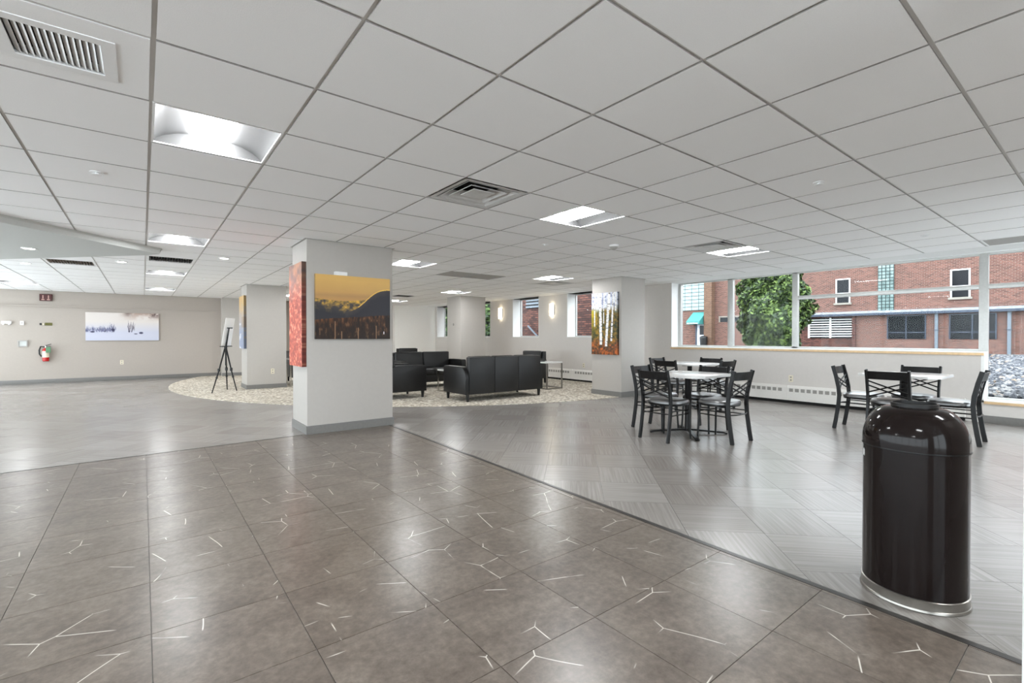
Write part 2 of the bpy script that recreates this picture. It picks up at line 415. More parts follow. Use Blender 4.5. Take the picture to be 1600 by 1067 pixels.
# carpet
pts = []
for k in range(181):
    a = math.radians(120 + k*1.0) if False else math.radians(95 + k*(360-2*0)/180)
    x, y = CR[0]+CR[2]*math.cos(a), CR[1]+CR[2]*math.sin(a)
    pts.append((x,y))
pts = pts[:-1]
for pa in ((1,0,XR-0.002),(0,1,YB-0.002)): pts = clip(pts, *pa)
struct(MB().prism(pts, 0.0005, 0.007).build('floor_carpet', 'pebble_carpet'), 'round mottled beige carpet inset under the lounge seating', 'carpet')

# ------------------------------------------------------------------ walls
def wall(name, mat, x0,x1,y0,y1,z0,z1, label=None):
    return struct(box(name, mat, x0,x1,y0,y1,z0,z1), label, 'wall' if label else None)
def fill_glazing(name,label,x0,y0,x1,y1,n):                  # added glass wall out of view, lets daylight reach the ceiling
    g = struct(empty(name,((x0+x1)/2,(y0+y1)/2,0)),label,'window'); L=g.location
    for k in range(n+1):
        x,y=x0+(x1-x0)*k/n-L.x,y0+(y1-y0)*k/n-L.y; MB().box(x-.035,x+.035,y-.035,y+.035,0,CE+.3).build('mullion','alu',g)
    for k in range(n):
        xa,ya=x0+(x1-x0)*k/n-L.x,y0+(y1-y0)*k/n-L.y; xb,yb=x0+(x1-x0)*(k+1)/n-L.x,y0+(y1-y0)*(k+1)/n-L.y
        for za,zb in ((0,.06),(CE-.04,CE+.3)): MB().box(min(xa,xb)-.02,max(xa,xb)+.02,min(ya,yb)-.02,max(ya,yb)+.02,za,zb).build('rail','alu',g)
        MB().box(min(xa,xb)-.003,max(xa,xb)+.003,min(ya,yb)-.003,max(ya,yb)+.003,.06,CE-.04).build('pane','pane_glass',g)
fill_glazing('window_7','added tall glass wall out of view to the left, letting daylight in',XL,YF,XL,YB,11)
fill_glazing('window_8','added tall glass wall behind the viewpoint, letting daylight in',XL,YF,XR,YF,8)
wall('wall_back', 'back_wall_paint', XL, 7.3, YB, YB+0.15, 0, CE+0.3, 'long beige back wall with the winter landscape and fire extinguisher')
wall('wall_back_pier', 'wall_paint', 1.85, 3.6, 16.3, YB, 0, CE, 'shallow wall pier behind the easel')
wall('wall_back_bay', 'end_wall_lit', 7.3, XR+0.3, 16.42, YB+0.15, 0, CE+0.3, 'pale end wall beyond the lounge, beside the narrow windows')
# chair-rail like ledge on the back wall
struct(MB().box(XL,1.85,YB-0.035,YB,1.915,1.945).build('trim_3','back_wall_paint'), 'thin painted ledge above the winter landscape', 'ledge')
# window wall: base, piers between the windows
T = 0.36
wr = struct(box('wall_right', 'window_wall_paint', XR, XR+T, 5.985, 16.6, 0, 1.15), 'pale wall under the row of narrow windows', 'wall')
NW = [(7.94,9.16),(10.31,11.53),(12.72,13.94),(15.05,16.27)]
edges = [5.985]+[v for w in NW for v in w]+[16.6]
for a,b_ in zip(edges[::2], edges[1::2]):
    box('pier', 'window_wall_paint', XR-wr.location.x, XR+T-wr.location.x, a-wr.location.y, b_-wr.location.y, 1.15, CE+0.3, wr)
for a,b_ in NW: box('lintel', 'wall_paint', XR-wr.location.x, XR+T-wr.location.x, a-wr.location.y, b_-wr.location.y, CE, CE+0.3, wr)
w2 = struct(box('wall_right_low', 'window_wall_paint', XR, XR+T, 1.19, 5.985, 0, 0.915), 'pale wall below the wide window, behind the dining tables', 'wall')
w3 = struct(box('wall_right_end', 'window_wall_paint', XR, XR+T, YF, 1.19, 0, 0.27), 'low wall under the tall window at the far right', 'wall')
box('header', 'white_trim', XR+0.12-w2.location.x, XR+T-w2.location.x, YF-w2.location.y, 5.985-w2.location.y, CE-0.005, CE+0.3, w2)
# baseboards
def baseboard(name, x0,x1,y0,y1, label): return struct(box(name,'baseboard_rubber',x0,x1,y0,y1,0.0,0.1,bev=0.004), label, 'baseboard')
baseboard('baseboard_back', XL, 1.85, YB-0.012, YB, 'grey rubber baseboard along the beige back wall')
baseboard('baseboard_pier', 1.84, 3.6, 16.288, 16.3, 'grey rubber baseboard on the pier behind the easel')
baseboard('baseboard_bay', 7.3, XR, 16.408, 16.42, 'grey rubber baseboard on the lounge end wall')
baseboard('baseboard_right', XR-0.012, XR, YF, 1.19, 'grey rubber baseboard under the tall window at the far right')

# columns
def column(x0,x1,y0,y1,label,name='column'):
    c = struct(box(name,'wall_paint',x0,x1,y0,y1,0,CE,bev=0.006), label, 'column')
    cx, cy = c.location.x, c.location.y
    for nm,(a,b_,e,f) in {'s':(x0-.012,x1+.012,y0-.012,y0),'n':(x0-.012,x1+.012,y1,y1+.012),'w':(x0-.012,x0,y0,y1),'e':(x1,x1+.012,y0,y1)}.items():
        box('baseboard','baseboard_rubber',a-cx,b_-cx,e-cy,f-cy,0.0,0.1,c)
    b = MB(); e = 0.022
    b.box(x0-e-cx,x1+e-cx,y0-e-cy,y0-cy,CE-0.004,CE+0.004).box(x0-e-cx,x1+e-cx,y1-cy,y1+e-cy,CE-0.004,CE+0.004).box(x0-e-cx,x0-cx,y0-cy,y1-cy,CE-0.004,CE+0.004).box(x1-cx,x1+e-cx,y0-cy,y1-cy,CE-0.004,CE+0.004)
    b.build('ceiling_angle','vent_grey',c)
    return c
column(1.53,2.60,5.92,6.59,'large square column carrying the mountain picture')
column(1.80,2.60,11.80,12.50,'square column standing on the carpet edge beside the easel')
column(7.23,7.95,5.91,6.66,'square column carrying the birch tree picture')
column(7.06,7.90,11.45,12.20,'square column at the far side of the lounge, by the narrow windows')
wall('wall_light_block', 'wall_paint', 2.3, 5.6, -1.15, -1.0, 0, CE, 'added plain wall out of view to the right, blocking light from behind')  # unseen wall added to hold daylight off the near right
dp = struct(empty('door_1',(2.25,.15,0)),'slim white door frame post at the extreme right edge','door frame')
MB().box(-.05,.05,-.045,.045,0,CE).bevel(.004,1).build('jamb','white_trim',dp)
MB().box(-.012,.012,-.058,-.045,0,CE).build('door_stop','white_trim',dp)

# ------------------------------------------------------------------ windows
def pane(parent, x, y0, y1, z0, z1):
    box('pane','pane_glass', x-parent.location.x-.003, x-parent.location.x+.003, y0-parent.location.y, y1-parent.location.y, z0-parent.location.z, z1-parent.location.z, parent)
def fbox(parent, name, mat, x0,x1,y0,y1,z0,z1, bev=0):
    l = parent.location
    return box(name, mat, x0-l.x,x1-l.x,y0-l.y,y1-l.y,z0-l.z,z1-l.z,parent,bev)
for k,(a,b_) in enumerate(NW):
    w = struct(empty('window_%d'%(k+2), (XR+T, (a+b_)/2, 1.15)), ['narrow window nearest the birch picture column, brick wall outside','narrow window between the two wall lights','narrow window just right of the far column, bushes outside','narrow window in the far corner, bushes outside'][k], 'window')
    X = 9.27
    fbox(w,'frame','alu',X,X+.05,b_-.035,b_,1.16,CE); fbox(w,'frame','alu',X,X+.05,a,a+.035,1.16,CE)
    fbox(w,'frame','alu',X,X+.05,a+.035,b_-.035,1.16,1.195); fbox(w,'frame','alu',X,X+.05,a+.035,b_-.035,CE-.03,CE)
    pane(w,X+.025,a+.035,b_-.035,1.195,CE-.03)
    fbox(w,'window_sill','white_trim',XR-.012,X,a,b_,1.15,1.165,)
    fbox(w,'reveal','white_trim',XR,X,b_-.012,b_,1.165,CE); fbox(w,'reveal','white_trim',XR,X,a,a+.012,1.165,CE)
w = struct(empty('window_1',(9.27,3.6,0.95)),'wide aluminium framed window above the dining tables','window')
X0, X1 = 9.22, 9.29; ZT = CE-0.005
def mull(y0,y1,z0,z1): fbox(w,'mullion','alu',X0,X1,y0,y1,z0,z1,0.004)
mull(5.91,5.985,0.955,ZT); mull(4.76,4.87,0.955,ZT); mull(3.585,3.68,0.955,ZT)
mull(1.165,1.26,0.30,ZT)
fbox(w,'transom','alu',X0,X1,1.26,3.585,1.822,1.885,0.004)
fbox(w,'transom','alu',X0,X1,1.26,4.76,0.955,0.985,0.003); fbox(w,'transom','alu',X0,X1,4.87,5.91,0.955,0.985,0.003)
fbox(w,'transom','alu',X0,X1,1.26,5.91,ZT-.02,ZT)
for y0,y1,z0,z1 in ((4.87,5.91,.985,ZT-.02),(3.68,4.76,.985,ZT-.02),(1.26,3.585,.985,1.822),(1.26,3.585,1.885,ZT-.02)): pane(w,9.255,y0,y1,z0,z1)
fbox(w,'window_sill','white_trim',XR-.02,X0,1.19,5.985,0.935,0.955); fbox(w,'sill_nosing','wood_nosing',XR-.03,XR,1.17,5.985,0.905,0.94,0.004)
fbox(w,'reveal','white_trim',XR,X0,5.973,5.985,0.955,CE)
fbox(w,'jamb','white_trim',XR-.004,X0,1.165,1.2,0.30,0.955)
w = struct(empty('window_6',(9.27,-2,0.3)),'tall window with gravel outside at the far right','window')
fbox(w,'transom','alu',X0,X1,YF,1.165,1.822,1.885,0.004); fbox(w,'transom','alu',X0,X1,YF,1.165,0.29,0.325)
fbox(w,'transom','alu',X0,X1,YF,1.165,ZT-.02,ZT)
for y0,y1 in ((-1.2,1.165),(-3.6,-1.29),(YF,-3.69)):
    pane(w,9.255,y0,y1,.325,1.822); pane(w,9.255,y0,y1,1.885,ZT-.02)
for y in (-1.29,-3.69): fbox(w,'mullion','alu',X0,X1,y,y+.09,0.325,ZT,0.004)
fbox(w,'window_sill','white_trim',XR-.02,X0,YF,1.165,0.285,0.30); fbox(w,'sill_nosing','wood_nosing',XR-.03,XR,YF,1.165,0.255,0.29,0.004)

# ------------------------------------------------------------------ ceiling
ceil = struct(box('ceiling','ceiling_board',XL,XR+T,YF,YB+0.15,CE+0.16,CE+0.3),'white suspended tile ceiling','ceiling')
CL = ceil.location
struct(box('trim_4','white_trim',gx(13),XR+T,YF,YB,CE,CE+0.02),'plain white ceiling border along the window wall','ceiling border')
I0,I1,J0,J1 = -8,13,-7,24
for i in range(I0,I1+1):
    box('grid_runner','ceiling_grid',gx(i)-.012-CL.x,gx(i)+.012-CL.x,YF-CL.y,YB-CL.y,CE+.009-CL.z,CE+.034-CL.z,ceil)
for j in range(J0,J1+1):
    box('cross_runner','ceiling_grid',max(XL,gx(I0))-CL.x,gx(I1)-CL.x,gy(j)-.012-CL.y,gy(j)+.012-CL.y,CE+.0091-CL.z,CE+.033-CL.z,ceil)
LIGHTS = [(i,j) for i in (-1,4,9) for j in (2,8,14,20,-4)] + [(-5,20),(-6,14),(-6,8),(-6,2),(-6,-4)]
DIFF = [(2,2),(8,2),(10,9)]
SLOT = [(-1,11),(-3,13),(8,17)]
PLATE = [(6,9),(7,9),(12,-2),(-5,13)]
SOFF = None
taken = set(LIGHTS+DIFF+SLOT+PLATE)|{(-2,1)}
g_ = 0.0085
tp = [(-TX/2+g_,-TY/2+g_),(TX/2-g_,-TY/2+g_),(TX/2-g_,TY/2-g_),(-TX/2+g_,TY/2-g_)]
b = MB(); b.prism(tp,0,0.016); bm = b.bm
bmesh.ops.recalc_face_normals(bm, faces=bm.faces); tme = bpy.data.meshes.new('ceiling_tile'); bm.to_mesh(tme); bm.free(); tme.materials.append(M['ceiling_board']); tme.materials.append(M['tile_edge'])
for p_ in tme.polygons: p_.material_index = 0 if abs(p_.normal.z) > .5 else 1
tl = []
for i in range(I0,I1):
    for j in range(J0,J1):
        if (i,j) in taken: continue
        cx, cy = gx(i)+TX/2, gy(j)+TY/2
        tl.append((shown((cx,cy,CE)),cx,cy))
tl.sort(key=lambda t:-t[0]); rest=[]
for k,(s_,cx,cy) in enumerate(tl):
    if k < 295 and s_ > 0: place('ceiling_tile', tme, ceil, (cx-CL.x,cy-CL.y,CE-CL.z+random.uniform(0,.0012)))
    else: rest.append([(cx-CL.x+x,cy-CL.y+y) for x,y in tp])
bm = bmesh.new()
for q in rest:
    a = [bm.verts.new((x,y,CE-CL.z)) for x,y in q]; c = [bm.verts.new((x,y,CE-CL.z+.016)) for x,y in q]
    bm.faces.new(a[::-1]); bm.faces.new(c)
    for k in range(4): bm.faces.new((a[k],a[(k+1)%4],c[(k+1)%4],c[k]))
bmesh.ops.recalc_face_normals(bm, faces=bm.faces)
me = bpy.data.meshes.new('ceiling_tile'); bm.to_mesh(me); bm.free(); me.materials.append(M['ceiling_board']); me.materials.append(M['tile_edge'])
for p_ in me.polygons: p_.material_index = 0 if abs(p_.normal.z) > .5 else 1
tag(place('ceiling_tile',me,ceil),kind='stuff')
# tile with the square grille cut in: four strips round it
cx, cy = gx(-2)+TX/2, gy(1)+TY/2

# recessed lights
def make_troffer():
    r = empty('ceiling_light')
    hx, hy = TX/2-.011, TY/2-.011
    for sg in (-1,1):                                      # curved reflector wings
        b = MB(); pr = [(hx,0.004),(hx-.02,0.03),(hx-.06,.055),(hx-.12,.078),(hx-.165,.088),(.105,.09)]
        for (xa,za),(xb,zb) in zip(pr,pr[1:]):
            v = [b.bm.verts.new((sg*x,y,z)) for x,z,y in ((xa,za,-hy),(xb,zb,-hy),(xb,zb,hy),(xa,za,hy))]; b.bm.faces.new(v)
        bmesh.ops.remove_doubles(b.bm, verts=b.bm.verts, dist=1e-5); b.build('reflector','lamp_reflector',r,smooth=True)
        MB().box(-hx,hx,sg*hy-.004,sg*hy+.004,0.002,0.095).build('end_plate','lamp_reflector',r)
    b = MB()
    b.box(-hx-.006,-hx+.006,-hy,hy,0,.006).box(hx-.006,hx+.006,-hy,hy,0,.006).box(-hx,hx,-hy-.006,-hy+.006,0,.006).box(-hx,hx,hy-.006,hy+.006,0,.006)
    b.build('frame','fixture_white',r)
    b = MB(); n = 10; rows=[]
    for y in (-hy+.012,hy-.012):
        rows.append([b.bm.verts.new((.1*math.cos(PI+PI*k/n),y,.082+.076*math.sin(PI+PI*k/n))) for k in range(n+1)])
    for k in range(n): b.bm.faces.new((rows[0][k],rows[0][k+1],rows[1][k+1],rows[1][k]))
    b.bm.faces.new(rows[0]); b.bm.faces.new(rows[1][::-1])
    b.build('lens','lamp_lens',r,smooth=True)
    MB().box(-hx,hx,-hy,hy,.095,.1).build('housing','fixture_white',r)
    return r
LL = {(-1,2):'large recessed light above the marble floor, next to the square louvre grille',(4,2):'recessed light between the square diffuser and the smoke detector',(9,2):'recessed light joined to a square diffuser, above the dining tables',
(-1,8):'recessed light just beyond the tip of the hanging soffit',(4,8):'recessed light just right of the mountain picture column',(9,8):'recessed light over the sofa with a small diffuser behind it',
(-1,14):'narrow-looking recessed light behind the dark slot vent, second from the back wall',(4,14):'recessed light hidden behind the mountain picture column, over the lounge',(9,14):'recessed light above the far lounge column',
(-1,20):'recessed light closest to the back wall above the winter landscape',(4,20):'recessed light in the back row, above the pier by the easel',(9,20):'recessed light in the far corner of the lounge ceiling',(-5,20):'recessed light at the left frame edge near the red sign'}
tr = make_troffer(); first = True
for (i,j) in LIGHTS:
    o = tr if first else copy_tree(tr); first = False
    o.location = (gx(i)+TX/2, gy(j)+TY/2, CE+.002)
    tag(o, LL.get((i,j), 'recessed light out of view %s, %s' % ('behind the viewpoint' if j<0 else 'far out to the left', {-1:'straight behind',4:'behind to the right',9:'beside the right windows',-6:'in row %s from the front'%{-4:'one',2:'two',8:'three',14:'four'}.get(j)}.get(i))), 'ceiling light', 'recessed ceiling lights')
# square stepped diffusers
def make_diffuser():
    r = empty('air_diffuser'); hx, hy = TX/2-.011, TY/2-.011
    def ringbox(b, k0, k1, z0, z1):                         # sloped square ring from half-size k0 (low) to k1 (high)
        A=[b.bm.verts.new((sx*hx*k0,sy*hy*k0,z0)) for sx,sy in ((-1,-1),(1,-1),(1,1),(-1,1))]
        B=[b.bm.verts.new((sx*hx*k1,sy*hy*k1,z1)) for sx,sy in ((-1,-1),(1,-1),(1,1),(-1,1))]
        for q in range(4): b.bm.faces.new((A[q],A[(q+1)%4],B[(q+1)%4],B[q]))
    b = MB(); ringbox(b,1.0,.86,0.0,0.004); ringbox(b,.86,.72,.004,.075); b.build('outer_cone','vent_metal',r)
    b = MB(); ringbox(b,.80,.52,.004,.06); ringbox(b,.80,.79,.004,.012); b.build('middle_cone','vent_metal',r)
    b = MB(); ringbox(b,.58,.30,.004,.05); ringbox(b,.58,.57,.004,.012); b.build('inner_cone','vent_metal',r)
    b = MB(); b.box(-hx*.34,hx*.34,-hy*.34,hy*.34,.006,.012); b.build('centre_plate','vent_metal',r)
    MB().box(-hx,hx,-hy,hy,.1,.105).build('duct','dark_void',r)
    return r
df = make_diffuser()
for k,((i,j),lb) in enumerate(zip(DIFF,('large square air diffuser in the middle of the ceiling','square air diffuser beside the light over the dining tables','small-looking square air diffuser behind the light over the sofa'))):
    o = df if k==0 else copy_tree(df); o.location=(gx(i)+TX/2,gy(j)+TY/2,CE); tag(o,lb,'air vent','square air diffusers')
# louvre grille top left
gr = tag(empty('louvre_grille',(cx,cy,CE-.004)),'square louvred return grille at the upper left corner','air vent')
b = MB(); h=.185
b.box(-h,h,-h,-h+.045,0,.006).box(-h,h,h-.045,h,0,.006).box(-h,-h+.045,-h+.045,h-.045,0,.006).box(h-.045,h,-h+.045,h-.045,0,.006); b.build('frame','fixture_white',gr)
sl = None
n=14
for k in range(n):
    x=-.14+.28*(k+.5)/n
    m=Matrix.Translation((0,0,.014))@Matrix.Rotation(math.radians(38),4,'Y')
    if sl is None: sl=MB().box(-.011,.011,-.14,.14,-.0012,.0012,m).build('slat','fixture_white',gr,(x,0,0))
    else: place('slat',sl.data,gr,(x,0,0))
MB().box(-.14,.14,-.14,.14,.045,.05).build('backing','dark_void',gr)
b = MB(); hx,hy=TX/2-.0105,TY/2-.0105; z0,z1=.004,.02
b.box(-hx,hx,-hy,-.15,z0,z1).box(-hx,hx,.15,hy,z0,z1).box(-hx,-.15,-.15,.15,z0,z1).box(.15,hx,-.15,.15,z0,z1); b.build('ceiling_panel','ceiling_board',gr)
# slot / grille panels
def slot(i,j,label,mat):
    r = tag(empty('slot_vent',(gx(i)+TX/2,gy(j)+TY/2,CE)),label,'air vent')
    hx,hy=TX/2-.011,TY/2-.011
    b=MB(); b.box(-hx,hx,-hy,-hy+.04,0,.012).box(-hx,hx,hy-.04,hy,0,.012).box(-hx,-hx+.03,-hy+.04,hy-.04,0,.012).box(hx-.03,hx,-hy+.04,hy-.04,0,.012); b.build('frame','fixture_white',r)
    s0=None
    for k in range(16):
        x=-hx+.045+(2*hx-.09)*k/15
        if s0 is None: s0=MB().box(-.003,.003,-hy+.04,hy-.04,.004,.03).build('slat',mat,r,(x,0,0))
        else: place('slat',s0.data,r,(x,0,0))
    MB().box(-hx,hx,-hy,hy,.05,.055).build('backing','dark_void',r)
slot(-1,11,'dark eggcrate slot vent between the recessed lights and soffit tip','black_metal')
slot(-3,13,'brown slotted grille just past the soffit edge','brown_grille')
slot(8,17,'dark slotted vent far back over the lounge','black_metal')
for (i,j),lb in zip(PLATE,('flat grey grille panel over the lounge, the one next to the mountain column side','flat grey grille panel over the lounge, the one closer to the windows','flat grey grille panel in the ceiling corner at the far right','flat grey grille panel at the left frame edge behind the soffit')):
    r=tag(empty('return_panel',(gx(i)+TX/2,gy(j)+TY/2,CE)),lb,'air vent','flat grey grille panels')
    hx,hy=TX/2-.011,TY/2-.011
    MB().box(-hx,hx,-hy,hy,.006,.012).build('mesh_face','vent_grey',r)
    b=MB(); b.box(-hx,hx,-hy,-hy+.015,0,.008).box(-hx,hx,hy-.015,hy,0,.008).box(-hx,-hx+.015,-hy,hy,0,.008).box(hx-.015,hx,-hy,hy,0,.008); b.build('frame','fixture_white' if (i,j)==(12,-2) else 'vent_grey',r)
# sprinklers, downlights, smoke detector
def sprinkler(x,y,label):
    r=tag(empty('sprinkler',(x,y,CE)),label,'sprinkler','ceiling sprinklers')
    MB().lathe([(.04,-.004),(.04,0),(.012,.002)][::-1],20).build('escutcheon','fixture_white',r)
    MB().lathe([(.012,0),(.012,-.012),(.028,-.016),(.028,-.019)],16).build('cover','fixture_white',r)
for x,y,l in ((4.02,1.42,'round white sprinkler cover high on the right, nearest the front'),(7.04,1.41,'round white sprinkler cover above the table by the trash can'),(3.99,4.47,'round sprinkler left of the smoke detector'),(7.03,4.50,'round sprinkler over the wide window table'),(7.98,4.98,'round sprinkler closest to the wide window'),(-.25,4.46,'dark-rimmed sprinkler left of the tall grid line'),(.96,11.2,'small dark sprinkler in front of the easel')): sprinkler(x,y,l)
def downlight(x,y,z,label):
    r=tag(empty('downlight',(x,y,z)),label,'downlight','small round downlights')
    MB().lathe([(.075,0),(.075,-.006),(.055,-.006),(.055,-.001)],24).build('trim_ring','fixture_white',r)
    MB().lathe([(.054,-.003),(.001,-.0031)],24,cap0=False,cap1=False).build('lens','downlight_lens',r)
downlight(-1.10,8.28,2.245,'round downlight set in the grey hanging soffit')
downlight(-1.45,10.6,CE,'round downlight behind the soffit by the left frame edge')
downlight(-.25,9.5,CE,'round downlight between brown grille and soffit tip')
downlight(.955,8.15,CE,'round downlight beside the dark slot vent, toward the easel')
r=tag(empty('smoke_detector',(4.71,3.97,CE)),'white smoke detector hanging under the ceiling between lights','smoke detector')
MB().lathe([(.06,0),(.06,-.018),(.05,-.022)],24).build('base','fixture_white',r); MB().lathe([(.042,-.02),(.045,-.035),(.03,-.05)],24).build('sensor_head','vent_grey',r,smooth=True)
# hanging soffit, turned 45 degrees
P=[(.178,7.80),(.07,7.985),(-3.13,11.3),(-4.2,10.2),(-4.2,5.68),(-3.1,4.56)]
sf=struct(empty('soffit',(-2,7.8,2.245)),'grey diamond-shaped hanging soffit with pale edge at the left','soffit')
MB().prism([(x+2,y-7.8) for x,y in P],0,CE-2.245).build('panel','soffit_paint',sf)
b=MB()
for (xa,ya),(xb,yb) in zip(P,P[1:]+P[:1]):
    d=Vector((xb-xa,yb-ya,0)).normalized(); nrm=Vector((d.y,-d.x,0)); cmid=Vector((-2,7.8,0))
    if (Vector((xa,ya,0))-cmid).dot(nrm)<0: nrm=-nrm
    a_=Vector((xa+2,ya-7.8,0)); b_=Vector((xb+2,yb-7.8,0))
    v=[b.bm.verts.new(p) for p in (a_,b_,b_+nrm*.02+Vector((0,0,.05)),a_+nrm*.02+Vector((0,0,.05)))]; b.bm.faces.new(v)
    v=[b.bm.verts.new(p) for p in (a_+nrm*.02+Vector((0,0,.05)),b_+nrm*.02+Vector((0,0,.05)),b_+nrm*.045+Vector((0,0,.069)),a_+nrm*.045+Vector((0,0,.069)))]; b.bm.faces.new(v)
b.build('edge_moulding','soffit_paint',sf)

# ------------------------------------------------------------------ trash can
tc=tag(empty('trash_can',(2.743,.581,0)),'glossy dark brown dome-top trash can in the foreground','trash can')
MB().lathe([(.192,0),(.194,.004),(.192,.012),(.189,.014),(.189,.046),(.191,.050),(.188,.052)],64).build('base_ring','steel_dull',tc,smooth=True)
MB().lathe([(.186,.045),(.186,.667)],64).build('body','bin_enamel',tc,smooth=True)
pf=[(.1895,.662),(.1895,.684)]+[(.082+.1075*math.cos(a),.684+.156*math.sin(a)) for a in [PI/2*k/16 for k in range(1,17)]]+[(.082,.846),(.078,.850)]
MB().lathe(pf,64,cap0=False,cap1=False).build('dome_lid','bin_enamel',tc,smooth=True)
MB().lathe([(.084,.842),(.085,.856),(.077,.858),(.074,.80),(.01,.79)],48,cap0=False).build('opening_collar','black_plastic',tc,smooth=True)
MB().lathe([(.1900,.661),(.1908,.664),(.1900,.667)],64,cap0=False,cap1=False).build('lid_rim','black_metal',tc,smooth=True)
b=MB(); A=math.radians(117)
for k in range(3):
    a0=A+k*.035; a1=a0+.028; zz=.604+.004*(k%2)
    v=[b.bm.verts.new((.1868*math.cos(a),.1868*math.sin(a),z)) for a,z in ((a0,zz),(a1,zz),(a1,zz+.03),(a0,zz+.03))]; b.bm.faces.new(v)
b.build('sticker','foam_white',tc)

# ------------------------------------------------------------------ dining chairs and tables
def make_chair():
    r=empty('dining_chair')
    b=MB(); n=36; top=[]; 
    def outline(s): return [((.205*s*(abs(math.cos(a))**.62)*(1 if math.cos(a)>0 else -1))*(1.0+.06*math.sin(a)), .01+.195*s*(abs(math.sin(a))**.62)*(1 if math.sin(a)>0 else -1)) for a in [2*PI*k/n for k in range(n)]]
    rings=[]
    for s_,z in ((.96,.405),(1.0,.412),(1.0,.432),(.95,.447),(.8,.455),(.4,.458)):
        rings.append([b.bm.verts.new((x,y,z)) for x,y in outline(s_)])
    for a,c in zip(rings,rings[1:]):
        for k in range(n): b.bm.faces.new((a[k],a[(k+1)%n],c[(k+1)%n],c[k]))
    b.bm.faces.new(rings[0][::-1]); b.bm.faces.new(rings[-1]); b.build('seat','black_vinyl',r,smooth=True)
    b=MB(); b.tube([(x*.93,y*.93+.0,.398) for x,y in outline(1.0)]+[(outline(1.0)[0][0]*.93,outline(1.0)[0][1]*.93,.398)],.011,6,False); b.build('seat_frame','black_metal',r,smooth=True)
    for sg in (-1,1):
        pth=[(sg*.19,-.245,0),(sg*.189,-.225,.12),(sg*.188,-.20,.30),(sg*.187,-.192,.42),(sg*.187,-.20,.52),(sg*.188,-.228,.66),(sg*.189,-.262,.79)]
        MB().ribbon(pth,.024,.042).bevel(.003,1).build('rear_leg','black_metal',r,smooth=True)
        MB().tube([(sg*.165,.155,.41),(sg*.172,.165,.22),(sg*.182,.175,0)],[.0135,.0125,.011],8).build('front_leg','black_metal',r,smooth=True)
    b=MB(); N=8
    for k in range(N):
        f=lambda t:(-.176+.352*t, -.238-.02*math.sin(PI*t))
        x0_,y0_=f(k/N); x1_,y1_=f((k+1)/N)
        for zz in ((.685,.775),):
            v=[b.bm.verts.new(p) for p in ((x0_,y0_,zz[0]),(x1_,y1_,zz[0]),(x1_,y1_-.02,zz[1]),(x0_,y0_-.02,zz[1]),(x0_,y0_-.016,zz[0]),(x1_,y1_-.016,zz[0]),(x1_,y1_-.036,zz[1]),(x0_,y0_-.036,zz[1]))]
            for f_ in ((0,1,2,3),(5,4,7,6),(3,2,6,7),(4,5,1,0),(0,3,7,4),(1,5,6,2)): b.bm.faces.new([v[q] for q in f_])
    b.build('top_rail','black_metal',r)
    yz=lambda z:-.20-.028*(z-.52)/.14
    for sg in (-1,1):
        for za,zb in ((.665,.535),(.615,.485)):
            MB().tube([(-sg*.18,yz(za),za),(0,yz((za+zb)/2)-.012-.004*sg,(za+zb)/2),(sg*.18,yz(zb),zb)],.0088,6).build('cross_bar','black_metal',r,smooth=True)
    for zz in (.335,.29):
        MB().tube([(-.19,-.198,zz),(-.176,.0,zz),(-.17,.16,zz)],.007,6).build('stretcher','black_metal',r,smooth=True)
        MB().tube([(.19,-.198,zz),(.176,.0,zz),(.17,.16,zz)],.007,6).build('stretcher','black_metal',r,smooth=True)
    MB().tube([(-.188,-.20,.31),(-.1,-.235,.31),(.1,-.235,.31),(.188,-.20,.31)],.007,6).build('stretcher','black_metal',r,smooth=True)
    MB().tube([(-.17,.165,.31),(-.08,.19,.31),(.08,.19,.31),(.17,.165,.31)],.007,6).build('stretcher','black_metal',r,smooth=True)
    return r
ch=make_chair(); first=True
def make_table():
    r=empty('dining_table'); a=.385; k_=.10
    P8=[(-a+k_,-a),(a-k_,-a),(a,-a+k_),(a,a-k_),(a-k_,a),(-a+k_,a),(-a,a-k_),(-a,-a+k_)]
    MB().prism(P8,.692,.72).bevel(.004,2).build('tabletop','table_white',r,smooth=True)
    MB().lathe([(.04,.03),(.038,.06),(.038,.66),(.05,.692)],20).build('post','black_metal',r,smooth=True)
    b=MB(); b.box(-.18,.18,-.03,.03,.672,.692).box(-.03,.03,-.18,.18,.672,.692); b.build('top_bracket','black_metal',r)
    for k in range(4):
        an=PI/4+k*PI/2; d=(math.cos(an),math.sin(an))
        MB().ribbon([(d[0]*.02,d[1]*.02,.05),(d[0]*.2,d[1]*.2,.038),(d[0]*.40,d[1]*.40,.022),(d[0]*.445,d[1]*.445,.010)],.05,.02,side=(-d[1],d[0],0)).bevel(.004,1).build('foot','black_metal',r,smooth=True)
    return r
tb=make_table()
TAB=[((5.16,3.21),'square white table with clipped corners closest to the middle of the room',
  {'A':('black cross-back chair seen from behind at the middle table, left front',.42),'B':('black cross-back chair at the right end of the middle table',.41),'C':('black cross-back chair at the left end of the middle table',.42),'D':('black cross-back chair on the window side of the middle table',.33)}),
 ((7.28,4.50),'square white table behind the middle one, against the window wall',
  {'A':('black cross-back chair between the two tables, in front of the rear table',.43),'B':('black cross-back chair at the right end of the rear table',.42),'C':('black cross-back chair at the left end of the rear table, by the birch column',.40),'D':('black cross-back chair against the wall behind the rear table',.43)}),
 ((7.12,1.60),'square white table behind the trash can',
  {'A':('black cross-back chair right behind the trash can, back to the viewer',.44),'B':('black cross-back chair by the tall window, seen side-on',.42),'C':('black cross-back chair at the left end of the trash can table',.42),'D':('black cross-back chair on the wall side of the trash can table',.42)})]
